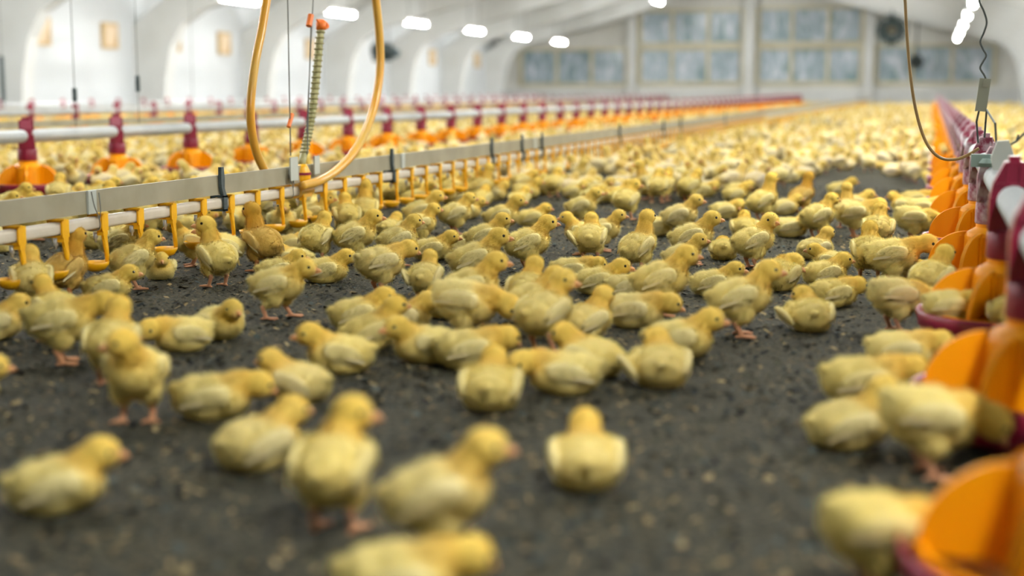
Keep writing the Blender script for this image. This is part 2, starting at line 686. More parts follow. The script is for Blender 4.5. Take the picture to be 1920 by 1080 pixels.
# ------------------------------------------------------------------ feeders
COL_Z, PIPE_Z, TOP_Z = 0.176, 0.288, 0.362
feeder_parts = {}


def build_feeder_meshes():
    bm = bmesh.new()
    lathe(bm, [(0, 0.006), (0.10, 0.006), (0.140, 0.022), (0.158, 0.045), (0.164, 0.070), (0.168, 0.074), (0.171, 0.070), (0.1655, 0.045), (0.146, 0.016), (0.105, 0.0), (0, 0.0)][::-1], 56)
    feeder_parts['pan'] = (bm_mesh(bm, 'pan', True), M['maroon'])
    bm = bmesh.new()
    lathe(bm, [(0.05, 0.05), (0.09, 0.030), (0.136, 0.026)][::-1], 40)
    feeder_parts['feed'] = (bm_mesh(bm, 'feed', True), M['feed'])
    # grill: a drum with a shoulder and neck, six thin quarter-round fins and a foot ring
    bm = bmesh.new()
    lathe(bm, [(0.068, 0.040), (0.070, 0.055), (0.067, 0.146), (0.063, 0.154), (0.046, 0.164), (0.041, 0.167), (0.041, 0.184), (0.030, 0.184), (0.030, 0.055)], 40)
    lathe(bm, [(0.146, 0.064), (0.152, 0.064), (0.152, 0.073), (0.146, 0.073), (0.146, 0.064)], 48)
    arc = [(0.050, 0.157)] + [(0.060 + 0.091 * math.sin(a_), 0.070 + 0.086 * math.cos(a_)) for a_ in [PI / 2 * i / 12 for i in range(13)]] + [(0.138, 0.060), (0.062, 0.060)]
    for k in range(6):
        th = PI * k / 3
        c, s = math.cos(th), math.sin(th)
        extrude_poly(bm, arc, lambda r, z, h: Vector((r * c - h * s, r * s + h * c, z)), -0.0045, 0.0045)
        # small stiffening bead along the fin root
        box(bm, (0.070 * c, 0.070 * s, 0.100), (0.016, 0.016, 0.092), Matrix.Rotation(th, 3, 'Z'))
    feeder_parts['grill'] = (bm_mesh(bm, 'grill'), M['orange'])
    bm = bmesh.new()
    lathe(bm, [(0.030, COL_Z), (0.043, COL_Z), (0.0445, COL_Z + 0.004), (0.0435, 0.226), (0.040, 0.234), (0.030, 0.234)], 36)
    feeder_parts['collar'] = (bm_mesh(bm, 'collar', True), M['maroon'])
    bm = bmesh.new()
    prof = [(-0.042, 0.230), (-0.043, 0.288), (-0.037, 0.322), (-0.017, TOP_Z), (0.017, TOP_Z), (0.037, 0.322), (0.043, 0.288), (0.042, 0.230)]
    extrude_poly(bm, prof, lambda u, v, h: Vector((u, h, v)), -0.026, 0.026)
    for s in (-1, 1):
        for f in (-1, 1):
            box(bm, (s * 0.012, f * 0.029, 0.338), (0.006, 0.008, 0.046))
            box(bm, (s * 0.040, f * 0.030, 0.262), (0.006, 0.010, 0.066))
    box(bm, (0, 0, TOP_Z + 0.005), (0.02, 0.04, 0.012))
    box(bm, (0, -0.0285, 0.319), (0.066, 0.006, 0.006))
    feeder_parts['saddle'] = (bm_mesh(bm, 'saddle'), M['maroon'])
    for k, (me, m) in feeder_parts.items():
        me.materials.append(m)


build_feeder_meshes()
dusty = {}
for nm in ('collar', 'saddle'):
    d = feeder_parts[nm][0].copy()
    d.materials.clear()
    d.materials.append(M['maroon_dusty'])
    dusty[nm] = d


def feeder(x, y, rz, label, group, dust=False, parts=True):
    root = empty('pan_feeder', (x, y, 0.004), label, 'feeder', group)
    root.rotation_euler = (0, 0, rz)
    for nm in ('pan', 'feed', 'grill', 'collar', 'saddle'):
        me = feeder_parts[nm][0]
        if dust and nm in dusty:
            me = dusty[nm]
        o = link(nm, me, None, root)
    return root


def pipe_line(name, x, z, r, m, label, cat, y0, y1, group=None):
    bm = bmesh.new()
    tube(bm, [(0, y0, 0), (0, y1, 0)], r, 20)
    o = link(name, bm_mesh(bm, name, True), m, None, (x, 0, z))
    return tag(o, label, cat, group)


FEED_LINES = [(0.154, 1.35, 'the right feed line'), (-4.0, None, 'the feed line behind the rail'),
              (-8.3, None, 'the second feed line, farther left'), (-12.4, None, 'the feed line along the left wall')]
PITCH = 0.752
feeder_spots = []
for li, (lx, ys, where) in enumerate(FEED_LINES):
    if li == 0:
        y_list = [1.35 + PITCH * i for i in range(60)]
        y_start = 0.9
    else:
        first = {1: on_x(52, 300, -4.0).y, 2: on_x(57, 225, -8.3).y, 3: on_x(60, 200, -12.4).y}[li]
        y_list = [first + PITCH * i for i in range(-1, 62) if first + PITCH * i < 46]
        y_start = y_list[0] - 1.2
    y_end = 46.6
    pipe_line('feed_pipe', lx, PIPE_Z + 0.004, 0.030, M['pipe'], 'long pale grey feed pipe of ' + where, 'pipe', y_start, y_end, 'feed pipes')
    n = 0
    for i, fy in enumerate(y_list):
        if fy > 46:
            continue
        feeder_spots.append((lx, fy))
        seen = True
        if li == 1:
            q = project(lx, fy, 0.2)
            seen = q is not None and q[0] > -60
        if n < 22 and li < 2:
            lab = '%s orange and maroon feeder from the near end of %s' % (ords[n], where)
        else:
            lab = 'far blurred orange and maroon pan feeder in %s' % where
        n += 1
        rz = 0 if li == 0 else random.uniform(-0.5, 0.5) * 0 + (0.18 if li == 1 else 0.3)
        dust = (li == 0 and i >= 3)
        r_ = feeder(lx, fy, 0.0 if li == 0 else -PI / 2 + math.radians(32) , lab, 'pan feeders in ' + where, dust)

# ------------------------------------------------------------------ drinker line
DX, DZ = -1.98, 0.176
RZ = 0.229
pts_y0, pts_y1 = 1.9, 46.6
bm = bmesh.new()
prof = [(0.0155 * math.copysign(abs(math.cos(a)) ** 0.55, math.cos(a)), 0.0155 * math.copysign(abs(math.sin(a)) ** 0.55, math.sin(a))) for a in [2 * PI * k / 24 for k in range(24)]]
extrude_poly(bm, prof, lambda u, v, h: Vector((u, h, v)), pts_y0, pts_y1)
o = link('drinker_pipe', bm_mesh(bm, 'drinker_pipe'), M['pvc'], None, (DX, 0, DZ))
tag(o, 'pale plastic drinker pipe carrying the yellow cups, below the flat rail', 'pipe')
bm = bmesh.new()
box(bm, (0, (pts_y0 + pts_y1) / 2, 0), (0.012, pts_y1 - pts_y0, 0.056))
rail = link('support_rail', bm_mesh(bm, 'support_rail'), M['alu'], None, (DX, 0, RZ))
tag(rail, 'flat grey aluminium rail running above the drinker pipe', 'rail')
for px in (166, 752, 1000):
    p = on_x(px, 380, DX)
    bm = bmesh.new()
    box(bm, (0.009, p.y, 0), (0.006, 0.035, 0.058))
    link('joint_plate', bm_mesh(bm, 'joint_plate'), M['plate'], rail)
# second drinker line between the two left feed lines
for (x2, lab) in ((-6.2, 'between the two left feed lines'), (-10.4, 'near the left wall')):
    bm = bmesh.new()
    box(bm, (0, 26.65, 0), (0.012, 39.9, 0.056))
    o = link('support_rail', bm_mesh(bm, 'support_rail'), M['alu'], None, (x2, 0, RZ + 0.03))
    tag(o, 'far flat rail of the drinker line ' + lab, 'rail')
    bm = bmesh.new()
    tube(bm, [(0, 6.7, 0), (0, 46.6, 0)], 0.0155, 12)
    o = link('drinker_pipe', bm_mesh(bm, 'drinker_pipe', True), M['pvc'], None, (x2, 0, DZ + 0.03))
    tag(o, 'far plastic pipe of the drinker line ' + lab, 'pipe')

# cups
dm = {}
bm = bmesh.new()
for sx in (-1, 1):
    box(bm, (sx * 0.0185, 0, 0.0), (0.005, 0.028, 0.040))
box(bm, (0, 0, 0.0185), (0.042, 0.028, 0.005))
box(bm, (0, 0, -0.0185), (0.042, 0.028, 0.005))
box(bm, (0.004, -0.014, 0.022), (0.05, 0.010, 0.004))
box(bm, (0.012, 0.0, -0.026), (0.018, 0.020, 0.012))
dm['clip'] = (bm_mesh(bm, 'clip'), M['yellow'])
bm = bmesh.new()
tube(bm, smooth_path([(0.012, 0.002, -0.030), (0.015, 0.004, -0.055), (0.017, 0.010, -0.085), (0.014, 0.014, -0.104)], 4), 0.0052, 8)
extrude_poly(bm, [(-0.006, -0.028), (0.010, -0.028), (0.014, -0.060), (0.018, -0.098), (0.010, -0.104), (0.005, -0.075), (0.000, -0.05)], lambda u, v, h: Vector((0.015 + h, u, v)), -0.0035, 0.0035)
dm['stem'] = (bm_mesh(bm, 'stem'), M['yellow'])
bm = bmesh.new()
lathe(bm, [(0, -0.122), (0.012, -0.121), (0.024, -0.116), (0.0315, -0.106), (0.034, -0.097), (0.0325, -0.0965), (0.029, -0.106), (0.021, -0.112), (0, -0.116)], 28, (0.0, -0.018, 0.0))
dm['cup'] = (bm_mesh(bm, 'cup', True), M['yellow'])
bm = bmesh.new()
lathe(bm, [(0, -0.05), (0.003, -0.05), (0.003, -0.042), (0.006, -0.040), (0.006, -0.024), (0, -0.024)], 12, (-0.004, -0.006, 0))
dm['nipple'] = (bm_mesh(bm, 'nipple', True), M['steel'])
for me, m in dm.values():
    me.materials.append(m)

t0 = on_x(27, 440, DX).y
cup_y = [t0 + 0.1675 * i for i in range(-2, 278)]
for i, cy in enumerate(cup_y):
    n = i - 2
    if cy > 46:
        continue
    if n < 0:
        lab = 'yellow drinker cup just past the left edge of the drinker pipe'
    elif n < 30:
        lab = '%s yellow drinker cup from the left end of the drinker pipe' % ords[n]
    elif n < 70:
        lab = 'blurred yellow drinker cup in the crowded middle stretch of the pipe'
    else:
        lab = 'tiny far yellow drinker cup at the far stretch of the pipe'
    root = empty('nipple_drinker', (DX, cy, DZ), lab, 'drinker', 'drinker cups along the pipe')
    jit = random.uniform(-0.08, 0.08)
    names = ('clip', 'stem', 'cup', 'nipple') if n < 90 else ('stem', 'cup')
    for nm in names:
        o = link(nm, dm[nm][0], None, root)

# dark brackets tying rail and pipe
for px, big in ((408, 1), (730, 1), (918, 1), (975, 1), (1012, 0), (1158, 0), (1240, 0), (1272, 0), (1355, 0)):
    y = on_x(px, 330, DX).y
    where = {408: 'left of the amber hose', 730: 'just right of the amber hose', 918: 'past the amber hose, left one of a close pair',
             975: 'past the amber hose, right one of a close pair', 1012: 'low on the pipe beside the crowded cups'}.get(px, 'on the far stretch of the rail')
    root = empty('rail_bracket', (DX, y, RZ), 'dark bracket on rail and pipe, ' + where, 'bracket', 'rail brackets')
    bm = bmesh.new()
    extrude_poly(bm, [(-0.010, 0.052), (0.006, 0.052), (0.012, 0.020), (0.010, -0.010), (0.022, -0.030), (0.002, -0.034), (-0.010, -0.006), (-0.012, 0.02)],
                 lambda u, v, h: Vector((0.0075 + h, u * 0.9, v)), 0.0, 0.010)
    link('strap', bm_mesh(bm, 'strap'), M['dark_clip'], root)
    bm = bmesh.new()
    for sx in (-1, 1):
        box(bm, (sx * 0.0195, 0.004, -0.053), (0.006, 0.022, 0.044))
    box(bm, (0, 0.004, -0.033), (0.045, 0.022, 0.006))
    box(bm, (0, 0.004, -0.0735), (0.045, 0.022, 0.006))
    link('clamp', bm_mesh(bm, 'clamp'), M['dark_clip'], root)

# thin wire ties at the joint plates
for px, lab in ((168, 'at the left joint of the rail'), (537, 'beside the breather tube')):
    y = on_x(px, 360, DX).y
    bm = bmesh.new()
    tube(bm, smooth_path([(0.018, y - 0.02, RZ + 0.026), (0.020, y - 0.012, RZ - 0.01), (0.022, y + 0.004, DZ + 0.01), (0.018, y + 0.006, DZ - 0.016), (-0.018, y + 0.006, DZ - 0.016), (-0.018, y + 0.006, DZ + 0.014)], 5), 0.0016, 6)
    tube(bm, smooth_path([(0.018, y + 0.012, RZ + 0.022), (0.020, y + 0.014, RZ - 0.02), (0.020, y + 0.008, DZ + 0.012)], 5), 0.0016, 6)
    o = link('wire_tie', bm_mesh(bm, 'wire_tie', True), M['cord'], None, (DX, 0, 0))
    tag(o, 'thin grey wire tie holding pipe to rail ' + lab, 'wire', 'wire ties')

# ------------------------------------------------------------------ pressure regulator, breather tube, hoses
q0 = on_x(566, 345, DX)
RY = q0.y
reg = empty('pressure_regulator', (DX, RY, DZ), 'amber pressure regulator with tall breather tube on the drinker pipe', 'regulator')
bm = bmesh.new()
box(bm, (0, 0, 0), (0.044, 0.06, 0.044))
tube(bm, [(0, -0.05, 0), (0, 0.05, 0)], 0.024, 16)
link('pipe_saddle', bm_mesh(bm, 'pipe_saddle'), M['hose'], reg)
bm = bmesh.new()
lathe(bm, [(0, 0.02), (0.024, 0.022), (0.030, 0.035), (0.030, 0.055), (0.022, 0.075), (0.016, 0.085), (0, 0.085)], 24)
rbody = link('regulator_body', bm_mesh(bm, 'regulator_body', True), M['yellow'], reg)
bm = bmesh.new()
lathe(bm, [(0, 0.05), (0.0325, 0.05), (0.0325, 0.058), (0, 0.058)], 24)
link('red_ring', bm_mesh(bm, 'red_ring'), M['maroon'], rbody)
tp = on_x(602, 48, DX) - Vector((DX, RY, DZ))
mid = tp * 0.5 + Vector((0, 0.010, 0))
path = smooth_path([(0, 0.0, 0.08), mid, tp], 14)
bm = bmesh.new()
tube(bm, path, 0.0125, 12)
btube = link('breather_tube', bm_mesh(bm, 'breather_tube', True), M['clear'], reg)
bm = bmesh.new()
for k in range(26):
    f = 0.12 + 0.84 * k / 25
    i = f * (len(path) - 1)
    a = path[int(i)].lerp(path[min(int(i) + 1, len(path) - 1)], i - int(i))
    lathe(bm, [(0.012, -0.004), (0.0158, -0.002), (0.0158, 0.002), (0.012, 0.004)], 12, a)
link('tube_ring', bm_mesh(bm, 'tube_ring'), M['chain'], btube)
bm = bmesh.new()
for k in range(4):
    a0 = k * 1.7
    pts = [tp + Vector((0.006 * math.cos(a0 + t), 0.012 * math.sin(a0 * 1.3) + 0.006 + (0.016 + 0.006 * (k % 2)) * math.cos(t + a0) + (0.012 if k == 3 else 0), 0.006 + 0.012 * math.sin(t + a0 * 0.5))) for t in [5.2 * i / 14 for i in range(15)]]
    tube(bm, pts, 0.004, 7)
lathe(bm, [(0, -0.014), (0.017, -0.014), (0.017, 0.012), (0, 0.014)], 16, tp)
link('vent_cap', bm_mesh(bm, 'vent_cap', True), M['tag'], btube)

hangy = on_x(540, 300, DX).y
bm = bmesh.new()
box(bm, (0.02, hangy, RZ + 0.022), (0.005, 0.055, 0.075))
o = link('hanger_plate', bm_mesh(bm, 'hanger_plate'), M['plate'], None, (DX, 0, 0))
tag(o, 'small grey hanger plate on the rail left of the breather tube', 'bracket')
bm = bmesh.new()
ypl = on_x(583, 295, DX).y
box(bm, (0.02, ypl, RZ + 0.026), (0.005, 0.04, 0.06))
o = link('hanger_plate', bm_mesh(bm, 'hanger_plate'), M['plate'], None, (DX, 0, 0))
tag(o, 'small grey hanger plate on the rail right of the breather tube', 'bracket')


def hose(pxs, x, r, name, m, label, top=True, seg=12):
    pts = [on_x(px, py, x + dx) for px, py, dx in pxs]
    pts = smooth_path(pts, 10)
    if top:
        d = (pts[0] - pts[1]).normalized()
        pts = [pts[0] + d * ((roof_z(pts[0].x) - 0.02 - pts[0].z) / d.z)] + pts
    bm = bmesh.new()
    tube(bm, pts, r, seg)
    o = link(name, bm_mesh(bm, name, True), m)
    return tag(o, label, 'hose' if 'hose' in name else name.split('_')[-1])


hose([(705, 0, 0.05), (711, 60, 0.05), (713, 120, 0.05), (706, 180, 0.05), (690, 235, 0.05), (664, 285, 0.05), (630, 320, 0.05), (596, 340, 0.05), (566, 349, 0.03)],
     DX, 0.0150, 'water_hose', M['hose'], 'amber water hose sweeping down from the right onto the drinker pipe')
hose([(500, 0, -0.04), (490, 60, -0.04), (478, 120, -0.04), (470, 190, -0.04), (471, 235, -0.04), (478, 275, -0.04), (490, 308, -0.04), (510, 338, -0.035), (540, 352, -0.02)],
     DX, 0.0135, 'water_hose', M['hose'], 'amber water hose hanging straight down behind the rail, left one')


def cord(p_low, p_high, r=0.0018, label='', name='suspension_cord', tags=(), weight=None, m=None, group='suspension cords'):
    root_me = bmesh.new()
    tube(root_me, [p_low, p_high], r, 6)
    o = link(name, bm_mesh(root_me, name), m or M['cord'])
    tag(o, label, 'cord', group)
    for (a, b, rr, mm, nm) in tags:
        bm = bmesh.new()
        tube(bm, [a, b], rr, 10)
        link(nm, bm_mesh(bm, nm), mm, o)
    return o


def up(p, dx=0.0, dy=0.0):
    return Vector((p.x + dx, p.y + dy, roof_z(p.x + dx) - 0.01))


a = on_x(545, 292, DX)
cord(a, up(a, 0, 0.02), 0.0022, 'thin grey cord rising left of the breather tube', tags=[(on_x(548, 214, DX), on_x(541, 238, DX), 0.007, M['tag'], 'cord_tag'), (on_x(546, 268, DX), on_x(546, 286, DX), 0.006, M['hose'], 'cord_sleeve')])
a = on_x(573, 290, DX)
b = on_x(587, 0, DX)
d = b - a
cord(a, a + d * ((roof_z(DX) - 0.01 - a.z) / d.z), 0.0020, 'thin grey cord slanting up close behind the breather tube', tags=[(on_x(583, 28, DX + 0.01), on_x(579, 49, DX + 0.01), 0.010, M['tag'], 'cord_tag')])
a = on_x(576, 290, DX + 0.015)
b = on_x(583, 40, DX + 0.015)
d = b - a
cord(a, a + d * 1.02, 0.0018, 'short grey cord ending at the orange tag by the breather tube')

# cords and winch weights of the left feed lines
for (px, py0, xl, lab, wy) in ((143, 250, -4.0, 'thin cord of the feed line by the second feeder with dark toggle', (165, 190)),
                               (262, 262, -4.0, 'slack dark cord of the feed line right of the second feeder', (142, 172)),
                               (8, 215, -8.3, 'dark cord of the farther feed line at the left edge', (105, 190)),
                               (362, 200, -8.3, 'thin cord of the farther feed line under the second white bay', (0, 0))):
    a = on_x(px, py0, xl)
    a.z = PIPE_Z + 0.036
    tg = []
    if wy[1]:
        pa = Vector((a.x, a.y, on_x(px, wy[1], xl).z))
        pb = Vector((a.x, a.y, on_x(px, wy[0], xl).z))
        tg = [(pa, pb, 0.012 if xl > -5 else 0.02, M['dark_clip'], 'toggle')]
    cord(a, up(a), 0.0022 if xl > -5 else 0.003, lab, tags=tg, m=M['cable'])

# ------------------------------------------------------------------ right feed line: cable, hanger, brown tube
HY = 3.86
ptsw = [(1838, -30), (1836, 0), (1845, 22), (1850, 42), (1845, 60), (1838, 78), (1843, 92), (1849, 104), (1843, 116), (1838, 128), (1846, 142), (1850, 154)]
pw = [on_y(a, b, HY) for a, b in ptsw]
pw = smooth_path(pw, 8)
pw = [up(pw[0])] + pw
bm = bmesh.new()
tube(bm, pw, 0.0024, 8)
o = link('lifting_cable', bm_mesh(bm, 'lifting_cable', True), M['cable'])
tag(o, 'kinked dark cable dropping to the grey hanger above the right feeders', 'cable')
hp = on_y(1843, 178, HY)
hang = empty('line_hanger', hp, 'grey metal hanger plate with wire legs above the right feed line', 'hanger')
bm = bmesh.new()
tilt = Matrix.Rotation(-0.10, 3, 'Y')
box(bm, (0, 0, 0), (0.028, 0.006, 0.084), Matrix.Rotation(0.10, 3, 'Y'))
box(bm, (0.006, -0.004, 0.030), (0.014, 0.006, 0.02), Matrix.Rotation(0.10, 3, 'Y'))
box(bm, (-0.012, -0.004, 0.0), (0.004, 0.010, 0.084), Matrix.Rotation(0.10, 3, 'Y'))
link('winch_plate', bm_mesh(bm, 'winch_plate'), M['winch'], hang)
for px1, py1, px2, py2, yy in ((1831, 228, 1834, 250, 4.0), (1866, 232, 1868, 250, 3.5), (1848, 230, 1846, 240, 3.95)):
    s0 = on_y(1836 if px1 < 1840 else 1850, 206, HY) - hp
    s1 = on_y(px1, py1, yy) - hp
    s2 = on_y(px2, py2 + 18, yy) - hp
    bm = bmesh.new()
    tube(bm, [s0, s1, s2], 0.0026, 8)
    link('wire_leg', bm_mesh(bm, 'wire_leg'), M['cable'], hang)
p = on_y(1872, 262, 3.45)
brk = empty('pipe_bracket', (0.150, 3.30, PIPE_Z + 0.004), 'pale grey bracket straddling the right feed pipe under the hanger', 'bracket')
bm = bmesh.new()
extrude_poly(bm, [(-0.016, 0.034), (-0.022, 0.062), (-0.010, 0.098), (0.014, 0.100), (0.040, 0.03), (0.045, 0.0), (0.034, 0.0), (0.026, 0.022), (0.004, 0.034)],
             lambda u, v, h: Vector((u, h, v)), -0.012, 0.012)
link('bracket_plate', bm_mesh(bm, 'bracket_plate'), M['plate'], brk)
bm = bmesh.new()
tube(bm, [(0.01, 0, 0.085), (0.03, 0, 0.098), (0.062, 0, 0.132)], 0.0022, 8)
tube(bm, [(0.03, 0, 0.098), (0.034, 0, 0.112)], 0.0022, 8)
link('wire_end', bm_mesh(bm, 'wire_end'), M['cable'], brk)

BY = 4.02
pb = [on_y(a, b, BY) for a, b in ((1694, -20), (1697, 0), (1700, 60), (1706, 130), (1714, 190), (1726, 240), (1742, 276), (1764, 296), (1790, 299), (1812, 292), (1836, 278))]
pb = smooth_path(pb, 8)
d_ = (pb[0] - pb[1])
pb = [pb[0] + d_ * ((roof_z(pb[0].x) - 0.02 - pb[0].z) / d_.z)] + pb
bm = bmesh.new()
tube(bm, pb, 0.0042, 10)
o = link('sensor_tube', bm_mesh(bm, 'sensor_tube', True), M['hose_brown'])
tag(o, 'thin brown tube looping down to the right feed line', 'tube')
bm = bmesh.new()
box(bm, (0.0, 0, 0), (0.05, 0.022, 0.03))
lathe(bm, [(0, 0), (0.02, 0), (0.012, 0.01), (0, 0.01)], 16, (0.012, -0.018, -0.005))
o = link('level_sensor', bm_mesh(bm, 'level_sensor'), M['teal'], None, (0.10, 3.55, 0.335))
o.location = (0.118, 3.545, 0.335)
tag(o, 'grey green sensor box on the dusty fourth feeder of the right line', 'sensor')

# ------------------------------------------------------------------ litter shavings (loose flakes lying on the floor)
N = 90000
pts = []
fy = 1.0 + (7.5 - 1.0) * rng.random(N * 3) ** 0.75
fx = (rng.random(N * 3) * 1.25 - 1.0) * fy * 0.80
keep = []
V4 = np.stack([fx, fy], 1)
c, s_ = math.cos(YAW), math.sin(YAW)
cx_ = V4[:, 0] * c + V4[:, 1] * s_
cz_ = -V4[:, 0] * s_ + V4[:, 1] * c
ok = np.abs(cx_ / cz_) < 0.43
V4 = V4[ok][:N]
n = len(V4)
ang = rng.random(n) * 2 * PI
ln = 0.0018 + 0.0060 * rng.random(n) ** 2.4
wd = ln * (0.25 + 0.5 * rng.random(n))
tx = (rng.random(n) - 0.5) * 0.9
ty = (rng.random(n) - 0.5) * 0.9
u = np.stack([np.cos(ang), np.sin(ang), tx], 1) * ln[:, None]
v = np.stack([-np.sin(ang), np.cos(ang), ty], 1) * wd[:, None]
base = np.stack([V4[:, 0], V4[:, 1], 0.0012 + 0.5 * (np.abs(u[:, 2]) + np.abs(v[:, 2]))], 1)
vs = np.stack([base - u - v, base + u - v, base + u + v, base - u + v], 1).reshape(-1, 3)
pal = np.array([lin(112, 98, 70), lin(54, 54, 42), lin(28, 32, 30), lin(84, 80, 62), lin(146, 130, 94), lin(38, 46, 46), lin(18, 20, 18), lin(66, 66, 52), lin(70, 80, 78)])
cc = pal[rng.integers(0, len(pal), n)] * (0.75 + 0.45 * rng.random((n, 1)))
cc = np.repeat(cc, 4, 0)
me = np_mesh('wood_shavings', vs, np.arange(n * 4).reshape(-1, 4), False, cc)
o = link('wood_shavings', me, M['shaving'])
tag(o, 'dark brown wood shavings and crumbs scattered over the floor', 'litter', None, 'stuff')

# ------------------------------------------------------------------ chicks
C_BODY = np.array(lin(248, 230, 152))
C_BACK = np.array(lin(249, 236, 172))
C_HEAD = np.array(lin(247, 218, 112))
C_NECK = np.array(lin(247, 207, 84))
C_WING = np.array(lin(247, 234, 174))
C_LEG = np.array(lin(196, 142, 108))
C_FACE = np.array(lin(238, 196, 122))


def smoothstep(x):
    x = np.clip(x, 0, 1)
    return x * x * (3 - 2 * x)


POSES = {
    # sitting, body pitch, head offset from neck base (forward, side, up), head yaw, head pitch, stride
    'stand': (0, 14, (0.026, 0.0, 0.027), 0, -4, 0.0),
    'stand_left': (0, 14, (0.019, 0.009, 0.029), 75, -4, 0.0),
    'stand_right': (0, 14, (0.019, -0.009, 0.029), -75, -4, 0.0),
    'alert': (0, 24, (0.016, 0.0, 0.051), 8, 0, 0.0),
    'alert_left': (0, 22, (0.013, 0.008, 0.051), 62, 0, 0.0),
    'low': (0, 2, (0.044, 0.0, 0.010), 0, -18, 0.0),
    'feed': (0, -10, (0.046, 0.0, -0.020), 0, -52, 0.0),
    'stride': (0, 8, (0.034, 0.0, 0.016), 0, -6, 1.0),
    'sit': (1, 8, (0.024, 0.0, 0.015), 0, -4, 0.0),
    'sit_left': (1, 8, (0.019, 0.010, 0.016), 80, -6, 0.0),
    'sit_right': (1, 8, (0.019, -0.010, 0.016), -80, -6, 0.0),
    'sit_up': (1, 12, (0.020, 0.0, 0.026), 10, 0, 0.0),
    'sit_low': (1, 2, (0.040, 0.006, -0.002), 24, -22, 0.0),
    'sit_tuck': (1, 4, (0.020, -0.020, 0.006), -100, -25, 0.0),
    'stand_tuck': (0, -2, (0.016, -0.018, 0.002), -75, -30, 0.0),
    'sit_wing': (1, 6, (0.024, 0.006, 0.014), 40, -4, 0.0),
    'stand_wing': (0, 14, (0.024, 0.004, 0.024), 20, -4, 0.0),
}
ICO = bmesh.new()
bmesh.ops.create_icosphere(ICO, subdivisions=3, radius=1.0)
ICO.verts.ensure_lookup_table()
ICO_V = np.array([v.co[:] for v in ICO.verts])
ICO_F = np.array([[v.index for v in f.verts] for f in ICO.faces])
ICO.free()
TMP = bpy.data.objects


def union_mesh(ells, voxel):
    vs, fs = [], []
    off = 0
    for c, r, R in ells:
        V = (ICO_V * np.array(r)) @ np.array(R).T + np.array(c)
        vs.append(V)
        fs.append(ICO_F + off)
        off += len(V)
    me = np_mesh('tmp', np.concatenate(vs), np.concatenate(fs))
    ob = bpy.data.objects.new('tmp', me)
    C.objects.link(ob)
    md = ob.modifiers.new('r', 'REMESH')
    md.mode = 'VOXEL'
    md.voxel_size = voxel
    md.use_smooth_shade = True
    dg = bpy.context.evaluated_depsgraph_get()
    ev = ob.evaluated_get(dg)
    m2 = ev.to_mesh()
    nv, nf = len(m2.vertices), len(m2.polygons)
    V = np.empty(nv * 3, dtype=np.float64)
    m2.vertices.foreach_get('co', V)
    V = V.reshape(-1, 3)
    m2.calc_loop_triangles()
    ls = np.empty(len(m2.loops), dtype=np.int32)
    m2.loops.foreach_get('vertex_index', ls)
    lt = np.empty(nf, dtype=np.int32)
    m2.polygons.foreach_get('loop_total', lt)
    E = np.empty(len(m2.edges) * 2, dtype=np.int32)
    m2.edges.foreach_get('vertices', E)
    E = E.reshape(-1, 2).copy()
    assert (lt == 4).all()
    F = ls.reshape(-1, 4).copy()
    ev.to_mesh_clear()
    bpy.data.objects.remove(ob)
    bpy.data.meshes.remove(me)
    return V, F, E


def rotm(yaw=0, pitch=0, roll=0):
    return np.array(Matrix.Rotation(math.radians(yaw), 3, 'Z') @ Matrix.Rotation(math.radians(-pitch), 3, 'Y') @ Matrix.Rotation(math.radians(roll), 3, 'X'))


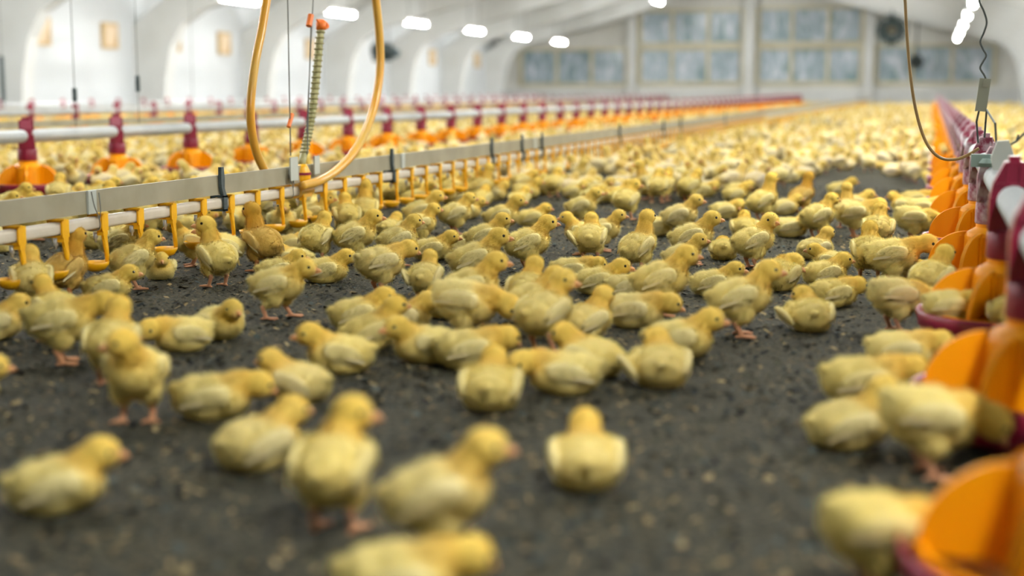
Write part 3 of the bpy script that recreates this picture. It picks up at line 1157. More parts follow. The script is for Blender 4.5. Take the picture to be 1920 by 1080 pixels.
def chick_shape(pose):
    sit, pitch, hoff, hyaw, hpitch, stride = POSES[pose]
    I = np.eye(3)
    B = rotm(0, pitch)
    zc = 0.036 if sit else 0.083
    bc = np.array([0.0, 0, zc])
    T = lambda p: bc + B @ np.array(p)
    flat = 0.92 if sit else 1.0
    wide = 1.07 if sit else 1.0
    ells = [(T((0, 0, 0)), (0.048, 0.0445 * wide, 0.039 * flat), B), (T((0.024, 0, -0.003)), (0.036, 0.039 * wide, 0.037 * flat), B),
            (T((-0.028, 0, 0.003)), (0.034, 0.038 * wide, 0.033), B), (T((-0.053, 0, 0.016)), (0.016, 0.014, 0.010), B @ rotm(0, -28)),
            (T((-0.005, 0, -0.013)), (0.043, 0.041 * wide, 0.031), B)]
    wings = []
    for s in (-1, 1):
        wR = B @ rotm(s * 4, 10, s * -12)
        wc = T((-0.006, s * 0.0415 * wide, 0.007))
        wr = (0.036, 0.0085, 0.020)
        if pose.endswith('_wing') and s > 0:
            wR = B @ rotm(28, 16, -34)
            wc = T((-0.014, 0.055 * wide, -0.001))
            wr = (0.036, 0.0075, 0.022)
        ells.append((wc, wr, wR))
        ells.append((T((0.016, s * 0.037 * wide, 0.008)), (0.018, 0.013, 0.018), B))
        wings.append((wc, wr, wR, s))
        if pose.endswith('_wing') and s > 0:
            ells.append((T((0.006, 0.044 * wide, 0.004)), (0.018, 0.014, 0.014), B))
    legs = []
    if not sit:
        for s in (-1, 1):
            k = stride * s
            hip = T((0.002, s * 0.022, -0.026))
            knee = np.array([0.006 + 0.016 * k, s * 0.023, 0.047])
            hock = np.array([-0.010 + 0.022 * k, s * 0.023, 0.030])
            foot = np.array([0.002 + 0.026 * k, s * 0.024, 0.0055])
            ells.append((hip * 0.5 + knee * 0.5, (0.021, 0.016, 0.023), rotm(0, -20)))
            ells.append((knee * 0.6 + hock * 0.4, (0.011, 0.0095, 0.013), I))
            chain = [(hock * (1 - t) + foot * t, 0.0058 - 0.0010 * t) for t in np.linspace(0, 1, 9)]
            for a in (-28, 0, 28, 180):
                L_ = 0.027 if abs(a) < 90 else 0.012
                d = rotm(a + s * 4) @ np.array([1, 0, 0])
                for t in np.linspace(0, 1, 9):
                    p = foot + d * L_ * t
                    p[2] = 0.0042 - 0.0010 * t
                    chain.append((p, 0.0040 - 0.0012 * t))
            legs += chain
    for c, r in legs:
        ells.append((c, (r, r, r), I))
    nb = T((0.036, 0, 0.018))
    hc = nb + np.array(hoff)
    H = rotm(hyaw, hpitch)
    p0 = T((0.026, 0, 0.004))
    neck = []
    ctrl = nb + np.array([0.006, 0, 0.004])
    for t in np.linspace(0, 1, 9):
        p = (1 - t) ** 2 * p0 + 2 * t * (1 - t) * ctrl + t * t * (hc - H @ np.array([0.005, 0, 0.002]))
        r = 0.031 - 0.0150 * t + 0.0030 * t * t
        neck.append((p, r, t))
        ells.append((p, (r, r * 0.98, r), I))
    ells.append((hc, (0.0258, 0.0228, 0.0234), H))
    ells.append((hc + H @ np.array([0.012, 0, -0.004]), (0.0160, 0.0160, 0.0142), H))
    return dict(ells=ells, legs=legs, neck=neck, hc=hc, H=H, wings=wings, B=B, bc=bc, sit=sit)


def colours(V, S):
    cols = np.tile(C_BODY, (len(V), 1))
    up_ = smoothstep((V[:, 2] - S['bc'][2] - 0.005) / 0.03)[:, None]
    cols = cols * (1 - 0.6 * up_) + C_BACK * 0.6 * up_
    wmax = np.zeros(len(V))
    for wc, wr, wR, s in S['wings']:
        q = (V - wc) @ wR
        e = ((q / (np.array(wr) * 1.15)) ** 2).sum(1)
        wmax = np.maximum(wmax, smoothstep((1.35 - e) / 0.5))
    cols = cols * (1 - wmax[:, None]) + C_WING * wmax[:, None]
    wn = np.zeros(len(V))
    tn = np.zeros(len(V))
    for p, r, t in S['neck']:
        d = np.linalg.norm(V - p, axis=1)
        w_ = smoothstep((r * 1.55 - d) / (r * 0.7)) * min(1, 0.35 + t)
        wn = np.maximum(wn, w_)
    dh = np.linalg.norm(V - S['hc'], axis=1)
    wh = smoothstep((0.035 - dh) / 0.014)
    cols = cols * (1 - wn[:, None] * 0.85) + C_NECK * wn[:, None] * 0.85
    cols = cols * (1 - wh[:, None]) + C_HEAD * wh[:, None]
    fc = S['hc'] + S['H'] @ np.array([0.022, 0, -0.005])
    wf = smoothstep((0.016 - np.linalg.norm(V - fc, axis=1)) / 0.010) * 0.8
    cols = cols * (1 - wf[:, None]) + C_FACE * wf[:, None]
    wl = np.zeros(len(V))
    for c, r in S['legs']:
        d = np.linalg.norm(V - c, axis=1)
        wl = np.maximum(wl, (d < r * 1.35).astype(float))
    if not S['sit']:
        wl *= (V[:, 2] < 0.036)
    else:
        wl *= (V[:, 0] > 0.036) & (V[:, 2] < 0.010)
    cols = cols * (1 - wl[:, None]) + C_LEG * wl[:, None]
    return cols, wl, wh, wmax


def relax(V, E, wgt, it):
    for _ in range(it):
        acc = np.zeros_like(V)
        cnt = np.zeros(len(V))
        np.add.at(acc, E[:, 0], V[E[:, 1]])
        np.add.at(acc, E[:, 1], V[E[:, 0]])
        np.add.at(cnt, E.ravel(), 1)
        V = V + (acc / cnt[:, None] - V) * wgt[:, None] * 0.6
    return V


def vnormals(V, F):
    n = np.cross(V[F[:, 2]] - V[F[:, 0]], V[F[:, 3]] - V[F[:, 1]])
    vn = np.zeros_like(V)
    for k in range(4):
        np.add.at(vn, F[:, k], n)
    return vn / (np.linalg.norm(vn, axis=1, keepdims=True) + 1e-12)


def bm_world(bm, pos, R, name, m, smooth=True):
    me = bm_mesh(bm, name, smooth)
    me.transform(Matrix.Translation(pos) @ Matrix(R.tolist()).to_4x4())
    me.materials.append(m)
    return me


def make_chick(pose):
    S = chick_shape(pose)
    V, F, E = union_mesh(S['ells'], 0.0021)
    cols, wl, wh, ww = colours(V, S)
    V = relax(V, E, np.where(wl > 0.5, 0.12, 1.0), 5)
    V[:, 2] = np.maximum(V[:, 2], 0.0012)
    parts = {}
    me = np_mesh('chick', V, F, True, cols)
    me.materials.append(M['chick'])
    parts['body'] = me
    # down: short soft blades all over except legs
    vn = vnormals(V, F)
    area = np.linalg.norm(np.cross(V[F[:, 2]] - V[F[:, 0]], V[F[:, 3]] - V[F[:, 1]]), axis=1)
    fw = area * (1 - wl[F].max(1)) * (1 + 1.2 * wh[F].mean(1))
    beakp = S['hc'] + S['H'] @ np.array([0.031, 0, -0.004])
    fcen = V[F].mean(1)
    fw *= np.linalg.norm(fcen - beakp, axis=1) > 0.010
    for s in (-1, 1):
        ep = S['hc'] + S['H'] @ np.array([0.0110, s * 0.0200, 0.0044])
        fw *= np.linalg.norm(fcen - ep, axis=1) > 0.0056
    ND = 11000
    fi = rng.choice(len(F), ND, p=fw / fw.sum())
    a, b = rng.random((ND, 1)), rng.random((ND, 1))
    q = V[F[fi]]
    P = (q[:, 0] * (1 - a) + q[:, 1] * a) * (1 - b) + (q[:, 3] * (1 - a) + q[:, 2] * a) * b
    n = vn[F[fi]].mean(1)
    n /= np.linalg.norm(n, axis=1, keepdims=True)
    headw = wh[F[fi]].mean(1)
    wingw = ww[F[fi]].mean(1)
    flow = np.tile(S['B'] @ np.array([-1.0, 0, -0.28]), (ND, 1))
    hf = np.tile(S['H'] @ np.array([-0.8, 0, -0.6]), (ND, 1))
    flow = flow * (1 - headw[:, None]) + hf * headw[:, None]
    flow += (rng.random((ND, 3)) - 0.5) * 0.9
    flow -= n * (flow * n).sum(1, keepdims=True)
    clump = np.sin(P[:, 0] * 410 + 2 * np.sin(P[:, 2] * 330)) * np.sin(P[:, 1] * 380 + P[:, 2] * 290)
    lift = (0.62 - 0.30 * wingw - 0.15 * headw + 0.14 * clump)[:, None]
    d = flow * 0.9 + n * lift
    d /= np.linalg.norm(d, axis=1, keepdims=True)
    L_ = (0.0096 - 0.0046 * headw - 0.0022 * wingw) * (0.55 + 0.75 * rng.random(ND)) * (1 + 0.25 * clump)
    side = np.cross(d, n)
    side /= np.linalg.norm(side, axis=1, keepdims=True) + 1e-9
    hw = (0.00062 - 0.0002 * headw)[:, None]
    P0 = P - n * 0.0006
    tip = P + d * L_[:, None]
    tip[:, 2] = np.maximum(tip[:, 2], 0.001)
    P0[:, 2] = np.maximum(P0[:, 2], 0.001)
    vv = np.stack([P0 - side * hw, P0 + side * hw, tip], 1).reshape(-1, 3)
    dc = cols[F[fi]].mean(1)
    dc3 = np.repeat(dc * (0.86 + 0.2 * rng.random((ND, 1)) + 0.06 * clump[:, None]), 3, 0)  # clump term paints shade between tufts into the down colour
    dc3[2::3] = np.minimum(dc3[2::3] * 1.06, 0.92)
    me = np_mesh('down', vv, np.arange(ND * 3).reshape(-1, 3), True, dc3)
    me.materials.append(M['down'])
    nn = n * 0.8 + d * (0.15 + 0.25 * clump[:, None]) + (rng.random((ND, 3)) - 0.5) * 0.4
    nn /= np.linalg.norm(nn, axis=1, keepdims=True)
    me.normals_split_custom_set_from_vertices(np.repeat(nn, 3, 0).tolist())
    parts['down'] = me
    # beak: curved upper bill over a shorter lower bill
    bm = bmesh.new()
    tube(bm, [(-0.004, 0, 0), (0.003, 0, 0.0006), (0.008, 0, -0.0004), (0.0125, 0, -0.0030)], [0.0058, 0.0052, 0.0036, 0.0007], 10)
    tube(bm, [(-0.004, 0, -0.0036), (0.003, 0, -0.0034), (0.0085, 0, -0.0036)], [0.0046, 0.0038, 0.0008], 10)
    parts['beak'] = bm_world(bm, Vector(S['hc'] + S['H'] @ np.array([0.0272, 0, -0.0034])), S['H'], 'beak', M['beak'])
    parts['eye'] = []
    for s in (-1, 1):
        bm = bmesh.new()
        bmesh.ops.create_uvsphere(bm, u_segments=12, v_segments=8, radius=0.0037)
        parts['eye'].append(bm_world(bm, Vector(S['hc'] + S['H'] @ np.array([0.0110, s * 0.0196, 0.0044])), S['H'], 'eye', M['eye']))
    # first wing quills lying along the wing
    parts['wing_feathers'] = []
    for wc, wr, wR, s in S['wings']:
        bm = bmesh.new()
        for k in range(7):
            a = math.radians(-6 + 6.5 * k)
            Ln = 0.034 - 0.0022 * k
            x0, z0 = -0.004 - 0.0042 * k, -0.004 + 0.0005 * k
            pts = []
            for t in (0, 0.35, 0.75, 1.0):
                hw_ = [0.0014, 0.0031, 0.0029, 0.0006][[0, 0.35, 0.75, 1.0].index(t)]
                cx = x0 - math.cos(a) * Ln * t
                cz = z0 - math.sin(a) * 0.35 * Ln * t
                ex = (cx / 0.040) ** 2 + (cz / 0.023) ** 2
                yy = s * (0.0086 * math.sqrt(max(0.06, 1 - ex)) + 0.0022 + 0.0003 * k)
                pts.append(((cx, yy, cz + hw_), (cx, yy, cz - hw_)))
            prev = None
            for p_, q_ in pts:
                row = [bm.verts.new(p_), bm.verts.new(q_)]
                if prev:
                    bm.faces.new((prev[0], row[0], row[1], prev[1]))
                prev = row
        for v in bm.verts:
            pass
        me = bm_world(bm, Vector(wc), wR, 'wing_feathers', M['feather_white'] if pose.endswith('_wing') and s > 0 else M['feather'])
        for v in me.vertices:
            v.co.z = max(v.co.z, 0.002)
        parts['wing_feathers'].append(me)
    return parts


LIB = {p: make_chick(p) for p in POSES}


def tint(i):
    r = random.Random(1000 + i)
    v = r.uniform(0.90, 1.04)
    wmt = r.uniform(-0.05, 0.04)
    return (v, v * (1 - 0.4 * abs(min(wmt, 0))), v * (1 + 2.2 * wmt - 0.03), 1)


def place_chick(i, pose, loc, rz, sc_, label, group, col=None, detail=True):
    P = LIB[pose]
    o = link('chick', P['body'], None, None, loc)
    o.rotation_euler = (0, 0, rz)
    o.scale = (sc_, sc_, sc_)
    tag(o, label, 'chick', group)
    kids = [('down', P['down'])]
    if detail:
        kids += [('beak', P['beak']), ('eye', P['eye'][0]), ('eye', P['eye'][1]), ('wing_feathers', P['wing_feathers'][0]), ('wing_feathers', P['wing_feathers'][1])]
    cl = col or tint(i)
    o.color = cl
    for nm, me in kids:
        c_ = link(nm, me, None, o)
        c_.color = cl
    return o

# (photo x, photo y of the foot of the bird, heading: 0 right, 90 away, 180 left, 270 towards, pose, scale, label)
CHICKS = [
    # nearest, on the dark floor
    (135, 968, 2, 'sit', 0.95, 'big blurred chick sitting alone at lower left, facing right'),
    (255, 795, 258, 'stand_right', 1.0, 'chick standing with both legs showing, turned towards the camera at left'),
    (218, 720, 75, 'stand', 1.0, 'pale chick half hidden behind the left chick that stands with both legs showing'),
    (420, 792, -4, 'sit_low', 1.0, 'chick lying flat facing right with lowered orange yellow head, left foreground'),
    (545, 758, 150, 'sit', 0.92, 'chick sitting behind the flat lying one, its head turned to the left'),
    (505, 884, 32, 'sit', 1.0, 'pale chick sitting with neck stretched, behind the big standing chick in front'),
    (635, 992, 72, 'stand_right', 1.0, 'big blurred chick standing on orange feet with its back to the camera'),
    (1098, 918, 92, 'sit', 0.98, 'blurred chick sitting alone on the open floor, back to the camera'),
    (848, 1055, 4, 'stand', 0.98, 'big blurred chick near the bottom edge facing right with raised head'),
    (780, 1170, 6, 'sit_low', 1.0, 'chick cut off by the bottom edge of the photo'),
    (4, 640, 10, 'sit', 1.0, 'chick half cut off by the left edge, facing right'),
    (135, 682, -2, 'low', 1.06, 'chick standing at left with head stretched low to the right'),
    (100, 640, 120, 'stand', 0.9, 'pale chick hidden behind the legs of the left chick that stretches its head low'),
    (-52, 775, 0, 'sit', 0.95, 'chick of which only the beak shows at the left edge'),
    (330, 664, 195, 'sit_low', 0.95, 'chick sitting just behind the left standing pair, head hidden'),
    (420, 642, 300, 'sit', 0.95, 'chick sitting upright facing the camera to the right of the left standing pair'),
    (212, 566, 2, 'sit', 0.95, 'chick sitting in front of the drinker cups, facing right, dull yellow back'),
    (302, 528, 275, 'sit', 0.86, 'chick sitting face on to the camera below the drinker pipe'),
    (62, 582, 92, 'stand', 1.0, 'chick standing with its back to the camera beside the leftmost drinker cup'),
    (138, 562, 40, 'alert', 1.0, 'brownish dark chick reaching up at the drinker pipe, far left'),
    (262, 542, 22, 'stand', 1.02, 'chick standing beneath the fourth drinker cup, facing right'),
    (402, 537, 118, 'alert_left', 1.04, 'tall sharp chick standing back to camera, head turned left, by the drinkers'),
    (236, 500, 0, 'stand', 0.95, 'white chick standing behind the drinker stems at left, facing right'),
    (352, 500, 182, 'stand', 0.92, 'chick standing left of the tall sharp chick and facing left under the pipe'),
    (428, 512, 192, 'stand', 0.98, 'chick just right of the tall sharp chick, facing left'),
    (470, 510, 125, 'alert', 1.1, 'brownish orange chick stretching up to a drinker, back to the camera'),
    (530, 458, 278, 'stand', 1.0, 'chick facing the camera with a dark wet belly behind the pipe'),
    (575, 448, 272, 'sit_up', 0.96, 'chick sitting face on right of the wet bellied one'),
    (600, 492, 62, 'stand', 1.0, 'chick standing back to camera showing a white folded wing'),
    (538, 508, 165, 'sit', 0.92, 'small chick sitting and facing left beside the white winged one'),
    (556, 478, 5, 'sit', 0.9, 'pink faced chick peeping out behind the small left facing one'),
    (676, 492, 2, 'stand', 1.06, 'upright chick facing right with clear dark eye, left of centre'),
    (535, 532, 10, 'sit', 0.95, 'pale chick sitting directly behind the striding sharp chick'),
    (622, 532, 0, 'sit', 0.98, 'chick sitting with drooped wing right of the striding sharp chick, facing right'),
    (535, 598, -10, 'stride', 1.0, 'sharp chick striding to the right with one orange foot forward, left of centre'),
    (725, 552, 25, 'low', 1.06, 'chick standing tail towards the camera with head hidden, big folded wing, left of centre'),
    (802, 568, 72, 'stand_wing', 0.86, 'chick with a bare white wing tip seen from behind, centre'),
    (755, 498, 25, 'stand', 1.0, 'chick with a raised plain neck facing away, left of the orange breasted one'),
    (822, 490, 0, 'sit', 1.0, 'orange breasted chick sitting in the centre, facing right'),
    (795, 462, 20, 'stand', 0.95, 'chick behind the orange breasted one, only its head showing'),
    (878, 478, 5, 'sit', 0.86, 'small pale chick sitting right of the orange breasted one'),
    (920, 490, 4, 'stand', 0.98, 'pale rounded chick facing right behind the large square backed one'),
    (905, 548, 2, 'stand', 1.1, 'large square backed sharp chick in the centre, facing right'),
    (1000, 510, 12, 'stand', 1.08, 'sharp chick standing tall on the right of the square backed one'),
    (1082, 478, 168, 'stand', 0.9, 'chick facing left, beak to beak with the tall one in the centre'),
    (1108, 492, 84, 'stand_wing', 1.0, 'chick seen from behind with a ragged white wing, centre right'),
    (1140, 472, 0, 'stand', 0.9, 'open beaked chick facing right behind the ragged winged one'),
    (1085, 532, 0, 'sit_low', 0.95, 'chick sitting hunched with bowed head on the bare patch, centre'),
    (1135, 555, 2, 'sit', 1.0, 'smooth chick sitting with a long folded wing, facing right, centre right'),
    (1202, 512, 50, 'alert', 1.0, 'chick standing with a plain yellow nape turned away, centre right'),
    (1308, 496, 4, 'stand', 1.06, 'white winged sharp chick facing right with open beak'),
    (1356, 488, 90, 'sit_low', 0.9, 'round rump of a sitting chick right of the white winged sharp one'),
    (1420, 504, 30, 'stand_right', 1.06, 'upright chick with head turned to the camera, right of centre'),
    (1252, 592, 8, 'stand', 1.08, 'large chick standing in the middle right, facing right, raised head'),
    (1180, 562, 20, 'sit_low', 0.85, 'chick mostly hidden behind the large middle right one'),
    (1350, 558, 4, 'sit', 0.95, 'chick sitting with its beak down between the two large standing ones at right'),
    (1288, 525, 0, 'stand', 0.85, 'small chick whose face peeps out past the large middle right one'),
    (1402, 632, 8, 'stand', 1.08, 'large chick standing at right of centre with a dark dirty beak'),
    (1462, 545, 70, 'sit_tuck', 1.12, 'hunched round backed chick behind the dirty beaked one'),
    (1515, 622, 100, 'sit_wing', 1.0, 'chick sitting with one white wing spread, face turned left, right of centre'),
    (1572, 578, 30, 'sit_low', 0.95, 'grey yellow chick resting behind the spread winged one'),
    (1556, 538, 25, 'sit', 0.95, 'chick resting with raised plain nape, behind the grey yellow one'),
    (1548, 512, 170, 'sit', 0.88, 'chick resting and facing left at the back of the resting trio'),
    (1535, 488, 42, 'sit_up', 0.95, 'chick sitting alone on bare litter, turned away, upright neck'),
    (1640, 528, 92, 'stand', 1.05, 'chick standing back to the camera beside the one eating at the fourth right feeder'),
    (1680, 538, 4, 'low', 1.12, 'chick eating at the rim of the fourth right feeder, dark eye showing'),
    (1692, 536, 40, 'sit_low', 0.85, 'chick crouching under the one eating at the fourth right feeder'),
    (1690, 622, 28, 'feed', 1.0, 'chick standing outside the maroon pan of the third right feeder'),
    (1752, 580, 60, 'stand', 1.0, 'chick stepping into the third right feeder with its back turned'),
    (1705, 698, 8, 'sit_low', 1.0, 'top chick of the three crowding at the second right feeder'),
    (1640, 765, 12, 'sit_low', 1.12, 'middle chick of the three crowding at the second right feeder'),
    (1612, 848, 20, 'sit_up', 1.0, 'chick sitting low left of the second right feeder, bright yellow head'),
    (1762, 895, 18, 'feed', 1.06, 'chick standing on one visible pink leg, eating from the second right feeder'),
    (1668, 1125, 24, 'feed', 0.95, 'chick mostly hidden behind the nearest feeder pan at lower right'),
    # cluster in the middle
    (688, 622, 4, 'sit', 1.0, 'pale chick resting at the back left of the middle cluster'),
    (770, 630, 5, 'sit', 0.98, 'chick with lowered beak resting at the back of the middle cluster'),
    (712, 658, 15, 'sit_up', 1.0, 'chick with a tall plain orange neck in the middle cluster'),
    (622, 704, 178, 'sit', 1.0, 'chick sitting alone and facing left, orange beak, left of the middle cluster'),
    (785, 688, 196, 'sit', 1.0, 'chick sitting and facing left with orange beak in front of the middle cluster'),
    (892, 694, 12, 'sit_low', 1.04, 'round backed chick in the middle cluster pecking to the right'),
    (890, 645, -14, 'feed', 1.12, 'chick bending down with raised rump in the middle cluster'),
    (905, 606, 4, 'stand', 1.06, 'orange headed chick facing right at the back of the middle cluster'),
    (832, 598, 100, 'sit_low', 0.9, 'white round rump at the back of the middle cluster'),
    (980, 602, 70, 'stand', 0.95, 'dull chick seen from behind at the right back of the middle cluster'),
    (1030, 660, 52, 'stand_right', 1.06, 'chick standing back to camera with head turned right, right side of the middle cluster'),
    (1010, 625, 20, 'stand', 0.95, 'pale chick behind the right side of the middle cluster'),
    (1108, 635, 40, 'sit_up', 1.0, 'chick sitting with plain yellow neck raised, right of the middle cluster'),
    (1205, 618, -8, 'sit_low', 1.06, 'chick lying with its head near the ground, facing right, right of the middle cluster'),
    (1092, 710, 150, 'sit', 1.02, 'chick sitting with bent orange neck, facing left, behind the flat pale one'),
    (1040, 744, 180, 'sit_low', 1.02, 'flat pale chick lying and facing left in front of the middle cluster'),
    (922, 770, 84, 'sit', 1.02, 'chick sitting back to the camera with drooping wing, front of the middle cluster'),
    (1238, 726, 92, 'sit_wing', 1.04, 'chick sitting back to camera with one wing spread left, right foreground'),
    (1290, 678, 2, 'sit', 1.08, 'chick facing right just behind the spread winged one of the right foreground'),
    # rows behind
    (800, 438, 2, 'stand', 1.04, 'blurred chick standing in profile to the right behind the centre, brown belly'),
    (862, 440, 20, 'stand', 1.0, 'blurred chick beside the brown bellied one with rosy wing patch'),
    (950, 448, 2, 'stand', 1.02, 'blurred chick with bright yellow neck facing right behind the centre'),
    (882, 412, 4, 'sit', 1.0, 'flat backed chick resting behind the rosy winged one'),
    (1005, 425, 12, 'sit', 0.95, 'chick resting right of the bright necked one'),
    (1098, 424, 4, 'stand', 0.98, 'pale grey chick with brown face behind the centre right'),
    (1178, 412, 62, 'stand_right', 1.06, 'chick with a dark brown face and breast, back turned, behind centre right'),
    (1240, 444, 5, 'sit_low', 0.98, 'chick lying with lowered head behind the yellow naped one'),
    (1282, 446, 2, 'stand', 1.02, 'chick with a green shaded face behind the white winged sharp one'),
    (1435, 415, 32, 'alert', 1.08, 'tall blurred chick with a white wing spot, right of centre'),
    (1368, 412, 10, 'sit_tuck', 1.0, 'rounded sleeping chick left of the tall white spotted one'),
    (1478, 404, 18, 'sit', 0.98, 'chick sitting right of the tall white spotted one, dark face'),
    (1506, 400, 42, 'alert', 0.98, 'brown orange chick with dirty breast, right of the dark faced one'),
    (1542, 448, 35, 'stand', 1.06, 'tall plain chick with bent head standing left of the motion blurred one'),
    (1490, 446, 12, 'sit_low', 1.0, 'chick lying left of the tall bent headed one'),
    (1608, 446, 8, 'low', 1.1, 'chick running to the right near the right group, long flat back'),
    (1586, 428, 92, 'alert', 0.96, 'chick whose upright orange nape rises behind the running one'),
    (1610, 398, 8, 'sit', 1.04, 'orange headed chick resting on the grey litter, front one of a pair'),
    (1582, 368, 10, 'sit', 1.0, 'chick resting on the grey litter, rear one of a pair'),
    (1646, 476, 88, 'stand', 1.06, 'chick with a plain yellow neck standing behind the group at the fourth right feeder'),
    (1722, 456, 10, 'feed', 1.08, 'chick with bowed head eating at the fifth right feeder'),
    (1738, 428, 2, 'low', 0.98, 'chick with greenish face eating at the sixth right feeder'),
    (1395, 446, 92, 'sit', 1.0, 'chick seated back to the camera behind the head turning one'),
    (1690, 400, 160, 'sit', 0.98, 'pale fluffy chick beside the sixth right feeder, tail to the camera'),
    (1722, 388, 15, 'sit_low', 1.0, 'pale chick resting close to the seventh right feeder'),
    (520, 418, 14, 'stand', 0.98, 'bright yellow necked chick under the pipe below the amber hose'),
    (595, 440, 4, 'stand', 1.0, 'chick with a dark brown face right of the face on sitting one'),
    (650, 446, 96, 'stand', 1.04, 'grey breasted chick standing face on behind the white winged one'),
    (685, 432, 88, 'alert', 1.06, 'tall pale chick back to camera below the drinker cups right of the hose'),
    (735, 446, 60, 'sit', 0.94, 'warm yellow chick resting left of the brown bellied one'),
]

GROUP_CH = 'chicks on the litter floor'
placed = []                         # x, y, radius
chick_specs = []
HFOV_ADJ = {}
for i, (px, py, hd, pose, s, lab) in enumerate(CHICKS):
    p = ground(px, py)
    vd = Vector((p.x, p.y, 0)).normalized()
    shift = 0.035 if pose.startswith('sit') else 0.006
    p = p + vd * shift
    rt = Vector((vd.y, -vd.x, 0))
    dr = rt * math.cos(math.radians(hd)) + vd * math.sin(math.radians(hd))
    # the bird's photo x is the middle of the body
    p = p - dr * (0.016 * s)
    chick_specs.append([p.x, p.y, 0.0, math.atan2(dr.y, dr.x), pose, s * 0.93, lab])
# two chicks that stand inside the pan of the third right feeder
f3 = (0.154, 1.35 + 2 * PITCH)
for ang, rr_, lab in ((-150, 0.122, 'round rump of a chick inside the maroon pan of the third right feeder, left one'),
                      (-92, 0.120, 'round rump of a chick inside the maroon pan of the third right feeder, right one')):
    a = math.radians(ang)
    chick_specs.append([f3[0] + rr_ * math.cos(a), f3[1] + rr_ * math.sin(a), 0.027, a + PI - 0.4 * (1 if ang < -120 else 0), 'stand_tuck', 0.78, lab])
n_fixed = len(chick_specs)


# ease overlapping neighbours apart: each bird is two discs along its heading
def discs(c):
    x, y, z, h, pose, s, lab = c
    r = 0.0405 * s
    dx, dy = math.cos(h), math.sin(h)
    out = [(x + dx * 0.026 * s, y + dy * 0.026 * s, r), (x - dx * 0.028 * s, y - dy * 0.028 * s, r)]
    hp = POSES[pose][2][0]
    hy = POSES[pose][2][1]
    out.append((x + (0.036 + hp) * s * dx - hy * s * dy, y + (0.036 + hp) * s * dy + hy * s * dx, 0.021 * s))
    return out


near_feeders = [(fx_, fy_) for fx_, fy_ in feeder_spots if fy_ < 9]
PINNED = {n_fixed - 2, n_fixed - 1}


def ease(iters):
    for it in range(iters):
        moved = 0
        for i in range(len(chick_specs)):
            if i in PINNED:
                continue
            A = chick_specs[i]
            for j in range(i + 1, len(chick_specs)):
                Bc = chick_specs[j]
                if abs(A[0] - Bc[0]) + abs(A[1] - Bc[1]) > 0.34:
                    continue
                best = None
                for ax, ay, ar in discs(A):
                    for bx_, by_, br in discs(Bc):
                        d = math.hypot(ax - bx_, ay - by_)
                        o_ = ar + br - d
                        if o_ > 0.002 and (best is None or o_ > best[0]):
                            best = (o_, (ax - bx_) / (d + 1e-9), (ay - by_) / (d + 1e-9))
                if best:
                    k = best[0] * (0.35 if j not in PINNED else 0.7)
                    A[0] += best[1] * k
                    A[1] += best[2] * k
                    if j not in PINNED:
                        Bc[0] -= best[1] * k
                        Bc[1] -= best[2] * k
                    moved += 1
            for fx_, fy_ in (near_feeders if 'hidden behind the nearest feeder' not in A[6] else []):
                d = math.hypot(A[0] - fx_, A[1] - fy_)
                if d < 0.36:
                    for k_, (ax, ay, ar) in enumerate(discs(A)):
                        lim = 0.168 + ar if k_ < 2 else 0.10
                        if A[4] not in ('low', 'feed') and k_ == 2:
                            lim = 0.165 + ar
                        dd = math.hypot(ax - fx_, ay - fy_)
                        if dd < lim:
                            A[0] += (ax - fx_) / dd * (lim - dd) * 0.6
                            A[1] += (ay - fy_) / dd * (lim - dd) * 0.6
                            moved += 1
        if not moved:
            break


ease(60)

# ------------------------------------------------------------------ the rest of the flock
BX = [-400, 0, 150, 300, 420, 520, 600, 700, 1000, 1250, 1400, 1440, 1500, 1580, 1660, 1740, 1800, 1830, 1860, 1900, 1960, 2400]
BYv = [480, 478, 470, 455, 440, 420, 405, 392, 386, 384, 376, 362, 338, 322, 326, 356, 372, 372, 560, 520, 480, 480]
cell = {}
R0 = 0.125


def free(x, y, r):
    g = (int(math.floor(x / 0.25)), int(math.floor(y / 0.25)))
    for a in (-1, 0, 1):
        for b in (-1, 0, 1):
            for (u_, v_, rr) in cell.get((g[0] + a, g[1] + b), ()):
                if (u_ - x) ** 2 + (v_ - y) ** 2 < ((r + rr) * 0.5) ** 2:
                    return False
    return True


def occupy(x, y, r):
    cell.setdefault((int(math.floor(x / 0.25)), int(math.floor(y / 0.25))), []).append((x, y, r))


for c in chick_specs:
    occupy(c[0], c[1], R0)
rnd = random.Random(5)
cand = []
TRY = 0
bands = [(3.0, 5.0, 2600, 0.118), (5.0, 9.0, 12000, 0.108), (9.0, 16.0, 16000, 0.135), (16.0, 28.0, 22000, 0.185), (28.0, 47.2, 16000, 0.24)]
for (ya, yb, ntry, rr) in bands:
    for _ in range(ntry):
        y = rnd.uniform(ya, yb)
        x = rnd.uniform(XL + 0.8, XR - 0.9)
        q = project(x, y, 0.0)
        if q is None or q[0] < -120 or q[0] > 2060:
            continue
        if q[1] > np.interp(q[0], BX, BYv):
            continue
        if q[1] > np.interp(q[0], BX, BYv) - 34 and 1420 < q[0] < 1740 and rnd.random() < 0.35:
            continue
        bad = False
        for li, (lx, _, _) in enumerate(FEED_LINES):
            if abs(x - lx) < 0.27:
                y0_ = [f for f in feeder_spots if f[0] == lx][0][1]
                dy = (y - y0_ + PITCH / 2) % PITCH - PITCH / 2
                if math.hypot(x - lx, dy) < 0.235:
                    bad = True
        for y_f in range(0):
            pass
        if bad or (y < 12 and abs(x - DX) < 0.045):
            continue
        if -4.0 < x < -3.45 and y < 12 and rnd.random() < 0.75:
            continue
        fr = (y - 19.7 + 2.2) % 4.4 - 2.2
        if x < -13.8 and abs(fr) < 0.35:
            continue
        if free(x, y, rr):
            occupy(x, y, rr)
            cand.append((x, y))
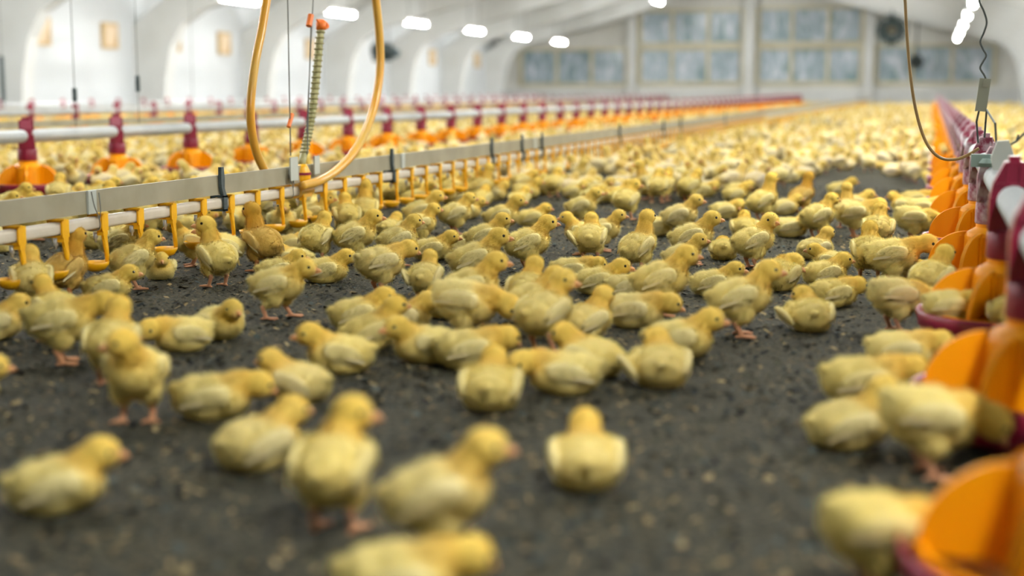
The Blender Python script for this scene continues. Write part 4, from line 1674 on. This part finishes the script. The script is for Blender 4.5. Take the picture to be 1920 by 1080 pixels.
cand.sort(key=lambda t: t[0] ** 2 + t[1] ** 2 * 1.0)

NEAR = 300 - n_fixed
pose_pick = ['stand', 'stand', 'stand_left', 'stand_right', 'alert', 'low', 'sit', 'sit', 'sit_left', 'sit_right', 'sit_up', 'sit_low', 'sit_low', 'sit_tuck', 'stride']


def heading_word(h, x, y):
    vd = math.atan2(y, x)
    d = (math.degrees(h - vd) + 360) % 360          # 0 = away, 90 = left, 180 = towards, 270 = right
    return ['turned away', 'facing left', 'facing the camera', 'facing right'][int(((d + 45) % 360) // 90)]


for (x, y) in cand[:NEAR]:
    pose = rnd.choice(pose_pick)
    if x < DX - 0.4:
        pose = rnd.choice(['sit', 'sit_left', 'sit_right', 'sit_low', 'low', 'stand'])
    vd = math.atan2(y, x)
    h = vd + math.radians(rnd.choice([-90, -90, -75, -60, 0, -30, 90, 120, 180, -110, rnd.uniform(0, 360)]) + rnd.uniform(-14, 14))
    q = project(x, y)
    post = 'resting' if pose.startswith('sit') else ('pecking' if pose == 'low' else 'standing')
    if x < DX - 0.05:
        zone = 'on the strip between drinker rail and left feed line'
    elif x < DX + 0.35:
        zone = 'under the yellow cups of the drinker pipe'
    elif x > 0.0:
        zone = 'close to the feed line on the right'
    elif q[0] > 1400:
        zone = 'around the bare grey litter patch at right'
    elif q[0] > 1050:
        zone = 'in the packed flock behind the centre right'
    else:
        zone = 'in the packed flock behind the centre left'
    lab = 'blurred chick %s %s, %s' % (post, zone, heading_word(h, x, y))
    chick_specs.append([x, y, 0.0, h, pose, rnd.uniform(0.86, 0.98), lab])

ease(40)
for i, (x, y, z, h, pose, s, lab) in enumerate(chick_specs):
    fixed = i < n_fixed
    col = None
    if 'brown' in lab and fixed and lab.startswith('brown'):
        col = (0.80, 0.66, 0.42, 1)
    place_chick(i, pose, (x, y, z), h, s, lab, GROUP_CH if fixed else lab[8:], col, True)

# far flock: uncounted birds merged into one body of stuff
def lod(pose, voxel):
    S = chick_shape(pose)
    el = [e for e in S['ells'] if max(e[1]) > voxel * 0.5]
    if not S['sit']:
        for s in (-1, 1):
            el.append((np.array([0.0, s * 0.023, 0.022]), (voxel * 0.75, voxel * 0.75, 0.024), np.eye(3)))
    el.append((S['hc'] + S['H'] @ np.array([0.024, 0, -0.003]), (0.010, max(0.005, voxel * 0.7), max(0.005, voxel * 0.7)), S['H']))
    V, F, E = union_mesh(el, voxel)
    cols, wl, wh, ww = colours(V, S)
    bk = smoothstep((0.012 - np.linalg.norm(V - (S['hc'] + S['H'] @ np.array([0.026, 0, -0.003])), axis=1)) / 0.006)[:, None]
    cols = cols * (1 - bk) + np.array(lin(214, 150, 100)) * bk
    for s in (-1, 1):
        ee = S['hc'] + S['H'] @ np.array([0.008, s * 0.0165, 0.0035])
        ek = (np.linalg.norm(V - ee, axis=1) < max(0.0042, voxel * 0.6))[:, None] * (0.8 if voxel < 0.006 else 0.35)
        cols = cols * (1 - ek) + 0.02 * ek
    V = relax(V, E, np.where(wl > 0.5, 0.2, 1.0), 2)
    return V, F, cols


LODS = []
for vx, ps in ((0.0070, ('stand', 'stand_right', 'stand_left', 'alert', 'low', 'sit', 'sit_left', 'sit_low', 'sit_up', 'sit_tuck')),
               (0.0115, ('stand', 'stand_right', 'alert', 'low', 'sit', 'sit_left', 'sit_low')), (0.0175, ('stand', 'alert', 'sit', 'sit_low'))):
    LODS.append([lod(p_, vx) for p_ in ps])
AV, AF, AC = [], [], []
off = 0
for (x, y) in cand[NEAR:]:
    d = math.hypot(x, y)
    L = LODS[0] if d < 9.5 else (LODS[1] if d < 17 else LODS[2])
    V, F, cols = L[rnd.randrange(len(L))]
    h = math.atan2(y, x) + math.radians(rnd.choice([-90, -80, -60, 0, 90, 180, rnd.uniform(0, 360)]) + rnd.uniform(-20, 20))
    s = rnd.uniform(0.86, 1.0)
    c, sn = math.cos(h) * s, math.sin(h) * s
    W = np.empty_like(V)
    W[:, 0] = V[:, 0] * c - V[:, 1] * sn + x
    W[:, 1] = V[:, 0] * sn + V[:, 1] * c + y
    W[:, 2] = V[:, 2] * s
    AV.append(W)
    AF.append(F + off)
    g = rnd.uniform(0.64, 0.84)  # darkened colour stands in for the self-shadowing of down these birds lack
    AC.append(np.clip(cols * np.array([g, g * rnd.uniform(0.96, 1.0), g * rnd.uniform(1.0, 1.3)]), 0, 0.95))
    off += len(V)
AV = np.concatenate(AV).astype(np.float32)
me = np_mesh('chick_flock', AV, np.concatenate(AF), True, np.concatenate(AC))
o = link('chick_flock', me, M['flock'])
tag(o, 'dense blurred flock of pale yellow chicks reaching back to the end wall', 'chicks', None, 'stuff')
print('CHICKS near', len(chick_specs), 'far', len(cand) - NEAR, 'verts', len(AV))
for a_, b_ in ((0, 0),):
    if NEAR < len(cand):
        print('nearest far bird at', cand[NEAR], project(*cand[NEAR]))
